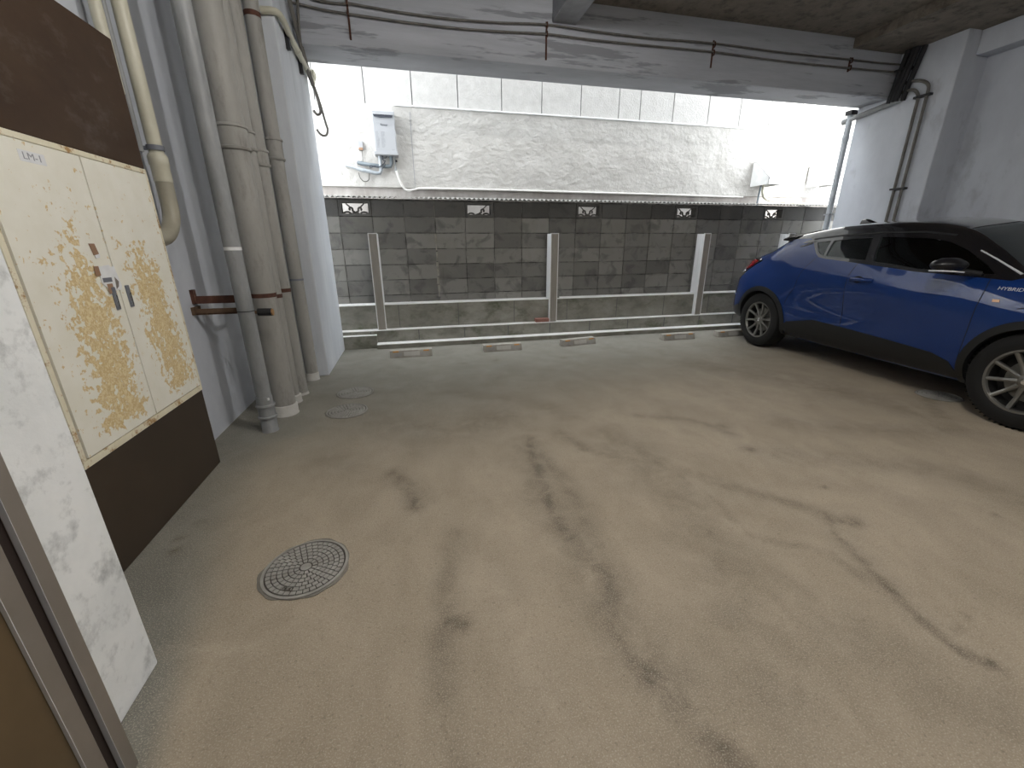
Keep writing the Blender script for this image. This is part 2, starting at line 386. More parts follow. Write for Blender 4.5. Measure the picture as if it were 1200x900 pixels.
fl = struct('floor', mb, 'floor')
for nm, arr in (('stain', stain), ('grey', grey), ('pale', pale)):
    a = fl.data.attributes.new(nm, 'FLOAT', 'POINT'); a.data.foreach_set('value', arr.ravel().astype(np.float32))
struct('floor_slab', MB().box(-1.6, 7.2, -4.2, 5.62, -.3, -.004), 'step')

ce = MB().box(-1.6, 5.70, -4.2, 5.15, 3.74, 4.0).box(5.70, 7.1, -4.2, 5.15, 3.63, 4.0)
struct('ceiling', ce, 'ceiling')
struct('upper_storeys', MB().box(-1.6, 7.1, -4.2, 5.6, 4.0, 8.5), 'facade')
struct('wall_left', MB().box(-1.6, -1.42, -4.2, 4.445, 0, 3.74), 'lavender_paint')
struct('wall_right', MB().box(6.93, 7.1, -4.2, 4.44, 0, 3.74), 'lavender_paint')
struct('wall_front', MB().box(-1.42, 6.93, -4.2, -4.0, 0, 3.74), 'lavender_paint')
struct('left_column', MB().box(-1.6, -.91, 4.445, 5.6, 0, 3.74), 'column_paint', bevel=.012)
struct('right_column', MB().box(6.52, 7.1, 4.44, 5.6, 0, 3.74), 'lavender_paint', bevel=.012)
struct('front_beam', MB().box(-.91, 6.52, 5.15, 5.6, 3.135, 4.0), 'beam', bevel=.01)
struct('ceiling_joist', MB().box(1.68, 1.95, -4.0, 5.15, 3.53, 3.74), 'joist', bevel=.008)
struct('side_beam', MB().box(6.72, 6.93, -4.0, 4.44, 3.38, 3.63), 'lavender_paint', bevel=.01)
# white pilaster beside the doorway
struct('pilaster', MB().box(-1.42, -.893, .90, 1.22, 0, 3.74), 'pilaster', bevel=.006)
# doorway at the left edge of the view
dr = struct('door_1', MB().box(-.885, -.79, .877, .915, 0, 2.6), 'stainless', bevel=.002)
part('door_groove', MB().box(-.81, -.802, .845, .879, 0, 2.6), 'gasket', dr)
part('door_bead', MB().box(-.80, -.7885,   .876, .8770, 0, 2.6), 'trim_sheen', dr)
part('door_stile', MB().box(-.84, -.794, .808, .850, 0, 2.6), 'stainless', dr, bevel=.002)
part('glazing_bead', MB().box(-.80, -.7925, .8065, .8078, 0, 2.6), 'trim_sheen', dr)
part('door_panel', MB().box(-.815, -.801, -.3, .807, 0.0, 2.6), 'bronze_glass', dr)
part('door_header', MB().box(-.885, -.79, -.3, .915, 2.6, 2.7), 'stainless', dr, bevel=.002)

# retaining steps under the block wall
sb = MB()
def step(x0, x1, y0, y1, z0, z1):
    sb.box(x0, x1, y0, y1, z0, z1, 0); sb.box(x0, x1, y0 - .004, y1, z1, z1 + .008, 1)
step(-.50, 8.5, 5.52, 5.66, -.3, .055)
step(-2.2, -.50, 5.60, 5.66, -.3, .165)
step(-2.2, 8.5, 5.66, 5.78, -.3, .215)
sb.box(-2.2, 8.5, 5.66, 5.662, .213, .217, 1)
step(-2.2, 8.5, 5.78, 6.20, -.3, .535)
for k in range(28):       # panel joints of the step faces
    sb.box(-1.2 + k * .62, -1.19 + k * .62, 5.657, 5.6605, .07, .212, 2)
    sb.box(-1.0 + k * .8, -.993 + k * .8, 5.777, 5.7805, .23, .53, 2)
struct('retaining_step', sb, ['step', 'kerb_lit', 'joint'])
struct('outside_ground', MB().box(-9, 14, 5.62, 9, -.32, -.02), 'ground')
struct('outside_passage_ground', MB().box(-9, 14, 6.2, 7.6, -.1, .4), 'ground')

# block wall
bw = MB(); GX0 = -.827; H2 = .0045
bw.box(GX0 - 1.6, GX0 + 9.6, 6.012, 6.112, .5, 1.842 - .2, 1)
for r in range(7):
    z0 = .442 + .2 * r; z1 = z0 + .2
    if z1 < .56: continue
    for k in range(-4, 24):
        x0 = GX0 + .4 * k
        if r == 6 and k % 4 == 0 and 0 <= k <= 20: continue
        j = random.uniform(-.0025, .0025)
        bw.box(x0 + H2, x0 + .4 - H2, 6.0 + j, 6.12 + j, max(z0, .535) + H2, z1 - H2, 2 if r == 6 else 0)
        if r == 6: bw.box(x0 - .002, x0 + .402, 6.012, 6.112, z0 - .003, z1, 1)
wall = struct('wall_back', bw, ['block', 'block_mortar', 'block_dark'], bevel=.002)
wall['label'] = 'dark grey stack-bonded concrete block wall beyond the parking bays'
cr = MB(); z = .60
while z < 1.44:
    h = random.uniform(.05, .12); w = random.uniform(.008, .022); xx = .373 + random.uniform(-.004, .006)
    cr.box(xx - w, xx + w * .6, 5.992, 6.004, z, z + h); z += h + random.uniform(0, .02)
part('mortar_repair', cr, 'pale_mortar', wall, bevel=.002, label='pale crumbling mortar down one vertical joint')
for i in range(6):        # openwork blocks in the top course
    cx = GX0 + .2 + 1.6 * i; a = MB()
    x0, x1, z0, z1 = cx - .2 + H2, cx + .2 - H2, 1.642 + H2, 1.842 - H2
    a.box(x0, cx - .16, 6.0, 6.12, z0, z1).box(cx + .16, x1, 6.0, 6.12, z0, z1)
    a.box(cx - .16, cx + .16, 6.0, 6.12, z0, 1.677).box(cx - .16, cx + .16, 6.0, 6.12, 1.806, z1)
    def bar(pts, r=.011):
        P = smoothpath([(cx + u, 6.05, 1.677 + w) for u, w in pts], 5)
        a.tube(P, r, 8, True, 0, 1.0, 1.0)
    for s in (-1, 1):
        bar([(s * .055, -.004), (s * .075, .016), (s * .105, .022), (s * .135, .014), (s * .155, -.004)], .011)
        if not (i == 1 and s == -1):
            bar([(0, -.005), (s * .008, .018), (s * .034, .034), (s * .036, .062), (s * .060, .075), (s * .074, .055), (s * .062, .042)], .0125)
            bar([(s * .060, .075), (s * .085, .100), (s * .105, .118), (s * .10, .135)], .008)
    bar([(-.045, .0), (0, .012), (.045, .0)], .011)
    part('openwork_block', a, 'block_dark', wall, bevel=.0015)

# corrugated sheet on the wall top
cs = MB(); n = 760; xa = GX0 - 1.6; xb = 8.6; vs = []
for j, (y, dz) in enumerate(((5.935, 0), (6.42, .05))):
    for i in range(n + 1):
        x = xa + (xb - xa) * i / n
        vs.append((x, y, 1.866 + dz + .0105 * math.sin(2 * PI * x / .063)))
top = [(x, y, z + .004) for x, y, z in vs]; m2 = len(vs)
fs = [(i, i + 1, n + 2 + i, n + 1 + i) for i in range(n)] + [(m2 + n + 1 + i, m2 + n + 2 + i, m2 + i + 1, m2 + i) for i in range(n)]
fs += [(i, m2 + i, m2 + i + 1, i + 1) for i in range(n)]
cs.add(vs + top, fs)
single('corrugated_sheet', cs, 'sheet', 'weathered pale corrugated sheet laid along the top of the dark block wall', 'roofing sheet', smooth=60)
single('wall_cap_strip', MB().box(xa, xb, 5.985, 6.13, 1.842, 1.856), 'block_mortar', 'thin dark strip between block wall top and corrugated sheet', 'strip')

# neighbouring house
hs = thing('house', 'white stucco house wall with siding panels above, across the passage', 'building', (0, 7.5, 0))
part('stucco_wall', MB().box(-9, 6.72, 7.44, 7.7, 2.16, 3.30).box(6.72, 14, 7.47, 7.7, 2.16, 3.30), 'plaster', hs, bevel=.012)
part('stucco_ledge', MB().box(-.05, 6.72, 7.425, 7.46, 3.285, 3.31), 'white_paint_lit', hs, bevel=.006)  # lit top of the ledge painted in as a whiter strip
sd = MB(); x = -9 + .0; js = [-.46, .23, .93, 1.63, 2.30, 2.98, 3.67, 4.07, 4.71, 5.42, 6.08, 6.73, 7.43, 8.13, 8.8, 9.5]
js = [-1.16 - .7 * k for k in range(11)][::-1] + js
for a_, b_ in zip(js[:-1], js[1:]): sd.box(a_ + .007, b_ - .007, 7.50, 7.56, 3.30, 6.4)
part('siding', sd, 'siding', hs, bevel=.004)
part('siding_joint', MB().box(-9, 14, 7.515, 7.7, 3.30, 6.4), 'joint', hs)
part('base_strip', MB().box(-9, 14, 7.49, 7.7, 0, 2.16), 'base_concrete', hs)
part('crack_joint', MB().box(.175, .183, 7.434, 7.442, 2.18, 3.22), 'ink_grey', hs)
# ------------------------------------------------------------------ steel guard posts (I-section)
def post(x, label, w=.105):
    x0 = x - w / 2; x1 = x + w / 2
    t = thing('steel_post', label, 'post', (x, 5.70, .215), 'white steel guard posts along the block wall')
    part('front_flange', MB().box(x0, x1, 5.700, 5.712, .215, 1.43), 'post_shade', t, bevel=.002)
    f = MB().box(x0 - .005, x0 + .006, 5.697, 5.714, .215, 1.43).box(x1 - .006, x1 + .005, 5.697, 5.714, .215, 1.43)
    f.box(x0 - .004, x1 + .004, 5.697, 5.714, 1.424, 1.436)
    part('flange_glow', f, 'white_paint_lit', t)  # white glow along the flange edges, built in as pale strips
    part('web', MB().box(x - .005, x + .005, 5.712, 5.86, .55, 1.425).box(x - .005, x + .005, 5.712, 5.775, .215, .55), 'post_paint', t)
    part('side_plate', MB().box(x0 + .004, x0 + .009, 5.714, 5.86, .548, 1.425).box(x0 + .004, x0 + .009, 5.714, 5.775, .215, .548)
         .box(x1 - .009, x1 - .004, 5.714, 5.86, .548, 1.425).box(x1 - .009, x1 - .004, 5.714, 5.775, .215, .548), 'post_paint', t, label='white painted side of the post')
    part('rear_flange', MB().box(x0 - .003, x1 + .003, 5.86, 5.872, .548, 1.43), 'post_paint', t, bevel=.002)
    return t
post(-.425, 'pale steel post at the left of the block wall, nearest the pipes')
post(1.963, 'pale steel post in the middle of the wall, with a brick at its foot')
post(4.372, 'pale steel post standing just left of the blue car')
post(5.90, 'pale steel post half hidden behind the roof spoiler of the blue car')

single('brick', MB().box(1.70, 1.90, 5.672, 5.765, .227, .275), ['brick'], 'dusty red brick lying on the step at the foot of the middle post', 'brick', bevel=.004)
single('mortar_lump', MB().box(2.03, 2.09, 5.80, 5.85, .548, .565), 'mortar_patch', 'small lump of mortar on the upper step right of the middle post', 'rubble', bevel=.006)

# ------------------------------------------------------------------ wheel stops
def stop(x, y, rz, label, w=.5):
    t = thing('wheel_stop', label, 'wheel stop', (x, y, 0), 'concrete wheel stops along the wall')
    h = .085; d = .14
    mb = MB()
    prof = [(y - d / 2, 0), (y + d / 2, 0), (y + d / 2 - .022, h), (y - d / 2 + .03, h)]
    mb.prism([(a, b) for a, b in prof], 'x', x - w / 2, x + w / 2)
    part('block', mb, 'stop_concrete', t, bevel=.006)
    def fy(z): return y - d / 2 + .03 * z / h - .0015
    def plate(u0, u1, z0, z1, th=.003):
        b = MB(); b.add([(x + u, fy(z) - e, z) for u in (u0, u1) for z in (z0, z1) for e in (0, th)],
                        [(0, 1, 3, 2), (4, 6, 7, 5), (0, 4, 5, 1), (2, 3, 7, 6), (0, 2, 6, 4), (1, 5, 7, 3)]); return b
    part('recess_panel', plate(-w * .17, w * .20, .022, .068), 'stop_panel', t)
    for s in (-1, 1):
        part('reflector', plate(s * w * .36 - .034, s * w * .36 + .034, .066, .080, .005), 'orange', t)
        g = MB()
        for z in (.024, .036, .048):
            p = plate(s * w * .32 - .05, s * w * .32 + .05, z, z + .004, .0015); g.add(p.v, p.f)
        part('groove', g, 'ink_grey', t)
    t.rotation_euler = (0, 0, rz); return t
stop(-.07, 5.06, 0, 'concrete wheel stop in front of the left post, nearest the pipes')
stop(1.07, 5.07, 0, 'second concrete wheel stop from the pipes, left of the middle post')
stop(2.13, 5.13, .14, 'slightly turned concrete wheel stop just right of the middle post')
stop(3.62, 5.08, .03, 'concrete wheel stop before the post beside the blue car')
stop(4.50, 5.08, .03, 'concrete wheel stop tucked against the rear tyre of the blue car')

# ------------------------------------------------------------------ manhole lids
def lid(x, y, r, label, rings, txt=None, rz=0):
    t = thing('manhole_cover', label, 'manhole cover', (x, y, 0))
    part('mortar_collar', MB().add(*disc(x, y, r * 1.02, r * 1.12 if r > .17 else r * 1.05, .001, .003, jag=.05)), 'mortar_patch', t)
    part('frame_ring', MB().lathe([(r * .93, 0), (r * 1.0, 0), (r * 1.0, .007), (r * .94, .009)], 'z', (x, y, 0), 64), 'iron', t, smooth=40)
    part('lid_base', MB().cyl(x, y, 0, .0035, r * .93, 64), 'iron_dark', t)
    p = MB()
    R0 = r * .14; p.cyl(x, y, .004, .0075, R0 * .9, 24)
    dr_ = (r * .90 - R0) / rings; seg_n = [10, 13, 16, 18, 20, 22]
    for i in range(rings):
        ra = R0 + i * dr_ + .0034; rb = R0 + (i + 1) * dr_ - .0006; n = seg_n[i] if r > .17 else 12 + 5 * i
        for k in range(n):
            a0 = 2 * PI * (k + .5 * (i % 2)) / n + .004 / ra / 2; a1 = 2 * PI * (k + 1 + .5 * (i % 2)) / n - .004 / ra / 2
            am = (a0 + a1) / 2
            if txt and i == rings - 2 and abs((am - (-PI * .62) + PI) % (2 * PI) - PI) < .17: continue
            vs = []
            for z in (.004, .0078):
                for rr_ in (ra, rb):
                    for j in range(4):
                        a = a0 + (a1 - a0) * j / 3; vs.append((x + rr_ * math.cos(a), y + rr_ * math.sin(a), z))
            f = [(8, 9, 13, 12), (9, 10, 14, 13), (10, 11, 15, 14)] + [(j, j + 1, j + 9, j + 8) for j in range(3)] \
                + [(j + 4, j + 12, j + 13, j + 5) for j in range(3)] + [(0, 8, 12, 4), (3, 7, 15, 11)]
            p.add(vs, f)
    part('tread_pattern', p, 'iron', t)
    if txt:
        a = -PI * .62; q = R0 + (rings - 1.5) * dr_
        text('lid_lettering', txt, dr_ * .95, 'iron', t, frame(x + q * math.cos(a), y + q * math.sin(a), .006, (math.cos(a + PI / 2), math.sin(a + PI / 2), 0), (-math.cos(a), -math.sin(a), 0)), .0012)
    return t
def disc(x, y, r0, r1, z0, z1, jag=0):
    n = 72; vs = []; rnd = random.Random(5)
    ph = [rnd.uniform(0, 6) for _ in range(4)]
    for k in range(n):
        a = 2 * PI * k / n; e = 1 + jag * (math.sin(3 * a + ph[0]) + .5 * math.sin(7 * a + ph[1]) + .4 * math.sin(13 * a + ph[2])) * .6
        for r, z in ((r0 * .8, z0), (r0 * .8, z1), (r1 * e, z1), (r1 * e, z0)): vs.append((x + r * math.cos(a), y + r * math.sin(a), z))
    return vs, [(4 * k + i, 4 * k + (i + 1) % 4, 4 * ((k + 1) % n) + (i + 1) % 4, 4 * ((k + 1) % n) + i) for k in range(n) for i in range(4)]
lid(-.522, 1.553, .166, 'large round cast-iron manhole cover with a brick-ring pattern in the left foreground', 6, 'おすい')
lid(-.592, 3.352, .158, 'small round inspection cover by the pipes, the nearer of two', 5)
lid(-.578, 3.805, .158, 'small round inspection cover by the pipes, the farther of two', 5)
lid(4.42, 2.44, .15, 'round inspection cover half in shade beside the front tyre of the blue car', 4)

# ------------------------------------------------------------------ left wall: steel enclosure
YL = 1.22
up = struct('upper_panel', MB().box(-1.415, -1.25, YL, 2.652, 1.645, 2.18), 'brown_steel', bevel=.004, label='dark brown steel panel above the cream cabinet doors')
lp = struct('lower_panel', MB().box(-1.415, -1.25, YL, 2.655, .0, .48), 'brown_steel_low', bevel=.004, label='dark brown steel panel below the cream cabinet doors')
cb = thing('meter_cabinet', 'cream double-door steel cabinet spotted with ochre rust, between brown panels', 'cabinet', (-1.33, 2.18, .48))
part('body', MB().box(-1.415, -1.262, 1.70, 2.652, .482, 1.643), 'cream_frame', cb)
fr = MB().box(-1.262, -1.245, 1.70, 2.652, 1.622, 1.643).box(-1.262, -1.245, 1.70, 2.652, .482, .512)
fr.box(-1.262, -1.245, 2.628, 2.652, .512, 1.622).box(-1.262, -1.245, 1.70, 1.722, .512, 1.622)
part('frame', fr, 'cream_frame', cb, bevel=.002)
part('door_gap', MB().box(-1.262, -1.258, 1.722, 2.628, .512, 1.622), 'rust_line', cb)
def cdoor(y0, y1):
    nY, nZ = 40, 80; vs = []; rv = []
    z0, z1 = .518, 1.618
    for j in range(nZ + 1):
        for i in range(nY + 1):
            y = y0 + (y1 - y0) * i / nY; z = z0 + (z1 - z0) * j / nZ; vs.append((-1.247, y, z))
            u = (y - 1.72) / .46 if y < 2.182 else (y - 2.182) / .44
            zz = (z - z0) / (z1 - z0)
            if y < 2.182:
                d = math.exp(-((u - .60) / (.42 - .1 * zz)) ** 2) * (.9 if zz < .45 else .9 * max(0, 1 - (zz - .45) * 1.7)) * min(1, zz / .08 + .2) - .22
            else:
                cu = .38 + .28 * (1 - zz)
                d = math.exp(-((u - cu) / .36) ** 2) * max(0, min(.9, (.88 - zz) * 2.6)) * min(1, zz / .07) - .22
            d = max(d * 1.15, .0 if zz < .9 else -.08)
            rv.append(d)
    n = nY + 1
    fs = [(j * n + i, j * n + i + 1, (j + 1) * n + i + 1, (j + 1) * n + i) for j in range(nZ) for i in range(nY)]
    m = MB().add(vs, fs); o = part('door', m, 'cream_rust', cb)
    a = o.data.attributes.new('rust', 'FLOAT', 'POINT'); a.data.foreach_set('value', rv)
    sl = o.modifiers.new('thickness', 'SOLIDIFY'); sl.thickness = .012; sl.offset = 0
    return o
dl = cdoor(1.727, 2.178); drr = cdoor(2.186, 2.624)
for d, y in ((dl, 2.137), (drr, 2.232)):
    h = part('handle', MB().box(-1.241, -1.235, y - .012, y + .012, 1.02, 1.115), 'label_grey', d, bevel=.002)
    part('handle_lever', MB().box(-1.236, -1.231, y - .006, y + .006, 1.028, 1.085), 'chrome', h, bevel=.0015)
k = part('name_tag', MB().box(-1.241, -1.240, 1.885, 1.995, 1.552, 1.588), 'paper', dl, label='white tag printed LM-1')
text('tag_lettering', 'LM-1', .032, 'ink_grey', k, frame(-1.2397, 1.94, 1.570, (0, 1, 0), (0, 0, 1)), .0003, 1.25)
nn = part('taped_notice', MB().prism([(2.085, 1.20), (2.155, 1.205), (2.165, 1.195), (2.185, 1.20), (2.20, 1.115), (2.19, 1.10), (2.125, 1.10), (2.085, 1.135)], 'x', -1.240, -1.2375), 'paper', dl, label='torn white paper held with brown tape')
part('printed_strip', MB().box(-1.2374, -1.2368, 2.093, 2.148, 1.137, 1.155), 'label_grey', nn)
part('tape', MB().box(-1.2374, -1.2366, 2.062, 2.090, 1.165, 1.203), 'tape_brown', nn)
part('tape', MB().box(-1.2374, -1.2366, 2.108, 2.142, 1.090, 1.130), 'tape_brown', nn)
part('tape', MB().prism([(2.078, 1.29), (2.108, 1.29), (2.118, 1.25), (2.088, 1.245)], 'x', -1.240, -1.2375), 'tape_brown', dl)
part('paper_scrap', MB().prism([(2.09, 1.245), (2.119, 1.25), (2.117, 1.235), (2.093, 1.233)], 'x', -1.239, -1.2370), 'paper', dl)
part('tape', MB().prism([(2.168, 1.155), (2.187, 1.135), (2.178, 1.115), (2.160, 1.105)], 'x', -1.2374, -1.2366), 'stainless', nn)

# ------------------------------------------------------------------ drain pipes
ZT = 3.74
def pipe(x, y, r, mat, label, coup, col=None, extra=None):
    t = thing('drain_pipe', label, 'pipe', (x, y, 0), 'vertical drain pipes beside the left column')
    part('pipe', MB().cyl(x, y, .0, ZT, r, 36), mat, t, smooth=40)
    for z0, z1 in coup:
        part('coupling', MB().lathe([(r * .9, z0), (r + .009, z0), (r + .014, z0 + .006), (r + .014, z0 + .018), (r + .006, z0 + .022), (r + .006, z1 - .022),
                                     (r + .014, z1 - .018), (r + .014, z1 - .006), (r + .009, z1), (r * .9, z1)], 'z', (x, y, 0), 40), mat, t, smooth=50)
    if col:
        part('base_collar', MB().lathe([(r * .9, 0), (r + col[1] + .004, 0), (r + col[1], .01), (r + col[1], col[0] - .008), (r + .002, col[0]), (r * .9, col[0])], 'z', (x, y, 0), 40),
             'stop_panel' if col[2] else mat, t, smooth=50)
    return t
P1 = pipe(-1.09, 3.10, .049, 'pvc_grey', 'slim grey drain pipe standing nearest the camera, with stacked couplings at its foot', [(.10, .21)], (.105, .004, 0))
part('upper_sleeve', MB().cyl(-1.09, 3.10, .21, .27, .053, 36), 'pvc_grey', P1, smooth=40)
part('reflective_tape', MB().cyl(-1.09, 3.10, 1.255, 1.275, .0505, 36), 'paper', P1, smooth=40, label='short strip of white tape')
part('white_spot', MB().cyl(-1.052, 3.062, .245, .262, .008, 12), 'paper', P1)
P2 = pipe(-1.068, 3.43, .083, 'pvc_beige', 'thickest drain pipe of the row, beige-grey, second from the cabinet', [(1.88, 2.03)], (.085, .010, 1))
P3 = pipe(-1.080, 3.70, .060, 'pvc_beige', 'beige drain pipe just behind the thickest one, with stacked sleeve at head height', [(1.93, 2.06)], (.07, .012, 1))
P4 = pipe(-1.062, 3.905, .060, 'pvc_beige', 'beige drain pipe fourth from the cabinet, in the middle of the row', [(1.86, 1.98)], (.02, .004, 1))
P5 = pipe(-1.050, 4.352, .058, 'pvc_beige', 'beige drain pipe close against the column, farthest of the row', [(1.98, 2.15)], (.075, .006, 1))

def strap(x, y, r, z, w, name_parent=None, mat='rust', a0=-2.6, a1=1.4, h=.002):
    mb = MB(); n = 22; vs = []
    for k in range(n + 1):
        a = a0 + (a1 - a0) * k / n
        for rr_, zz in ((r, z), (r, z + w), (r + h, z + w), (r + h, z)): vs.append((x + rr_ * math.cos(a), y + rr_ * math.sin(a), zz))
    mb.add(vs, [(4 * k + i, 4 * k + (i + 1) % 4, 4 * k + 4 + (i + 1) % 4, 4 * k + 4 + i) for k in range(n) for i in range(4)] + [(0, 1, 2, 3), (4 * n, 4 * n + 3, 4 * n + 2, 4 * n + 1)])
    return mb
# upper bracket: rusty flat bar from the wall, with bands round three pipes
b1 = thing('pipe_bracket', 'rusty flat pipe bracket on the wall, upper of two, banding the beige pipes', 'bracket', (-1.42, 3.2, .95), 'pipe brackets')
part('bar', MB().box(-1.40, -1.085, 3.180, 3.188, .918, .968), 'rust', b1)
part('wall_plate', MB().box(-1.42, -1.40, 3.165, 3.205, .92, 1.01), 'rust', b1)
for (x, y, r, z) in ((-1.068, 3.43, .0835, .925), (-1.080, 3.70, .0605, .89), (-1.062, 3.905, .0605, .915)):
    part('pipe_band', strap(x, y, r, z, .030), 'rust', b1)
part('rail', MB().box(-1.175, -1.160, 3.185, 4.0, .93, .955), 'rust', b1)
b2 = thing('pipe_bracket', 'rusty brown angle bracket with a sawn black end, lower of two beside the slim pipe', 'bracket', (-1.42, 3.17, .86), 'pipe brackets')
part('bar', MB().box(-1.42, -1.10, 3.150, 3.158, .848, .888).box(-1.42, -1.10, 3.150, 3.185, .852, .858), 'rust_wood', b2)
part('wall_plate', MB().box(-1.42, -1.408, 3.13, 3.24, .85, .90), 'rust_wood', b2)
part('bar_end', MB().tube([(-1.04, 3.168, .850), (-.955, 3.168, .848)], .026, 8), 'black', b2)
part('sawn_tip', MB().tube([(-.955, 3.168, .848), (-.946, 3.168, .848)], .024, 8), 'rust_light', b2)
part('bar_middle', MB().box(-1.10, -1.03, 3.150, 3.160, .842, .862), 'rust_wood', b2)
part('wire_band', strap(-1.09, 3.10, .0500, .868, .005, h=.0015), 'black_matt', b2)
b3 = thing('pipe_band', 'thin dark band low on the farthest beige drain pipe', 'bracket', (-1.05, 4.352, .94))
part('band', strap(-1.05, 4.352, .0585, .975, .018), 'label_grey', b3)
b4 = thing('pipe_band', 'rusty band high on the farthest beige drain pipe', 'bracket', (-1.05, 4.352, 2.98))
part('band', strap(-1.05, 4.352, .0585, 2.985, .035, a0=-3.1, a1=2.), 'rust', b4)

# ivory conduit dropping behind the cabinet
c1 = thing('conduit', 'ivory vertical conduit with clamp and elbow beside the brown upper panel', 'pipe', (-1.30, 2.92, 1.5))
part('pipe', MB().tube([(-1.30, 2.92, ZT), (-1.30, 2.92, 1.76)], .034, 24), 'ivory', c1, smooth=40)
part('socket', MB().lathe([(.03, 1.62), (.043, 1.62), (.043, 1.70), (.046, 1.705), (.046, 1.745), (.038, 1.76), (.03, 1.76)], 'z', (-1.30, 2.92, 0), 28), 'ivory', c1, smooth=40)
part('elbow', MB().tube([(-1.30, 2.92, 1.63)] + [(-1.30, 2.92 - .20 * (1 - math.cos(a)), 1.50 - .18 * math.sin(a)) for a in [i * PI / 20 for i in range(11)]] + [(-1.30, 2.60, 1.32)], .041, 24), 'taupe_pipe', c1, smooth=50)
cl = part('clamp', MB().lathe([(.036, 1.775), (.040, 1.775), (.040, 1.80), (.036, 1.80)], 'z', (-1.30, 2.92, 0), 28), 'label_grey', c1, smooth=40)
part('clamp_arm', MB().box(-1.42, -1.335, 2.90, 2.94, 1.78, 1.795), 'label_grey', cl)
c2_ = thing('conduit', 'pinkish-beige slim conduit at the top left, behind the brown panel', 'pipe', (-1.34, 2.72, 2.0))
part('pipe', MB().tube([(-1.335, 2.775, ZT), (-1.335, 2.775, 2.0)], .026, 20), 'ivory', c2_, smooth=40)
c3_ = thing('conduit', 'thin grey metal tube between the two ivory conduits', 'pipe', (-1.36, 2.85, 1.8))
part('pipe', MB().tube([(-1.345, 2.865, ZT), (-1.345, 2.865, 1.76)], .013, 16), 'pvc_grey', c3_, smooth=40)

# ivory hose and cables around the left column top
t = thing('conduit', 'ivory bent conduit wrapping the top of the left column', 'pipe', (-.9, 4.6, 2.9))
hp = smoothpath([(-1.0, 4.42, 3.07), (-.90, 4.43, 3.075), (-.87, 4.52, 3.07), (-.87, 4.75, 3.04), (-.87, 5.0, 3.02), (-.87, 5.3, 3.0), (-.87, 5.62, 2.98), (-.88, 5.72, 3.0)], 6)
part('hose', MB().tube(hp, .026, 16), 'ivory', t, smooth=50)
part('joint_sleeve', MB().tube([(-.87, 4.98, 3.022), (-.87, 5.06, 3.018)], .030, 16), 'ivory', t, smooth=50)
part('saddle', MB().box(-.91, -.875, 4.72, 4.76, 2.93, 3.10), 'black', t)
part('saddle', MB().box(-.91, -.875, 5.18, 5.22, 2.90, 3.06), 'black', t)
part('cap', MB().lathe([(0, -.02), (.05, -.02), (.055, 0), (.05, .03), (.02, .045), (0, .045)], 'x', (-.87, 5.62, 3.03), 24), 'ivory', t, smooth=50)
def cable(pts, r, mat, label, cat='cable', group=None, n=8):
    o = pts[0]; return single('cable', MB().tube(smoothpath(pts, n), r, 10), mat, label, cat, o, group, smooth=60)
cable([(-.885, 4.75, 3.74), (-.87, 4.95, 3.35), (-.86, 5.3, 3.0), (-.85, 5.60, 2.86), (-.84, 5.68, 2.75), (-.84, 5.68, 2.70), (-.86, 5.67, 2.675), (-.885, 5.66, 2.68), (-.905, 5.65, 2.71)], .014, 'cable_grey', 'grey-brown cable hanging in a short loop beside the left column', n=8)
cable([(-.885, 4.82, 3.74), (-.865, 5.05, 3.32), (-.85, 5.40, 2.98), (-.83, 5.64, 2.80), (-.80, 5.69, 2.60), (-.79, 5.70, 2.54), (-.805, 5.70, 2.49), (-.84, 5.70, 2.475), (-.875, 5.69, 2.49), (-.90, 5.67, 2.53)], .012, 'cable_grey', 'longest dangling cable loop at the top of the left column', n=8)
cable([(-.80, 5.11, 3.74), (-.82, 5.10, 3.5), (-.85, 5.12, 3.2), (-.865, 5.25, 3.05), (-.86, 5.5, 2.9)], .012, 'cable_grey', 'upright grey cable dropping from the beam to the left column')
cable([(-.80, 5.12, 3.62), (-.72, 5.125, 3.50), (-.55, 5.13, 3.475), (-.39, 5.13, 3.478)], .011, 'cable_grey', 'short grey cable curving up at the left end of the beam')

# two long cables on the beam with rusty hangers
def beamcable(zs, label, mat='cable_grey'):
    pts = [(x, 5.125, z) for x, z in zs]; return single('cable', MB().tube(smoothpath(pts, 8), .010, 10), mat, label, 'cable', pts[0], 'long cables along the beam', smooth=60)
beamcable([(-.39, 3.485), (.1, 3.46), (.6, 3.452), (1.1, 3.468), (1.61, 3.497), (2.1, 3.487), (2.8, 3.482), (3.66, 3.503), (4.6, 3.492), (5.68, 3.5), (6.1, 3.50), (6.5, 3.508)], 'upper of the two long grey cables slung across the concrete beam')
beamcable([(-.88, 3.44), (-.6, 3.41), (-.38, 3.40), (.1, 3.385), (.6, 3.38), (1.1, 3.392), (1.61, 3.415), (2.1, 3.408), (2.8, 3.412), (3.66, 3.42), (4.6, 3.405), (5.69, 3.41), (6.1, 3.415), (6.5, 3.425)], 'lower of the two long grey cables slung across the concrete beam')
for x, z0, z1, lab in ((-.39, 3.20, 3.60, 'rusty cable hanger strap at the left end of the beam'), (1.617, 3.19, 3.53, 'rusty cable hanger below the ceiling joist'),
                       (3.67, 3.27, 3.54, 'rusty cable hanger right of the middle of the beam'), (5.69, 3.375, 3.53, 'short rusty cable hanger near the right end of the beam')):
    mb = MB().box(x - .009, x + .009, 5.141, 5.15, z0, z1)
    for zc in (3.41, 3.49):
        mb.tube([(x, 5.148, zc + .03), (x, 5.112, zc + .022), (x, 5.108, zc), (x, 5.112, zc - .02), (x, 5.148, zc - .025)], .008, 8)
    single('cable_hanger', mb, 'rust', lab, 'hanger', (x, 5.15, z0), 'rusty cable hangers on the beam')

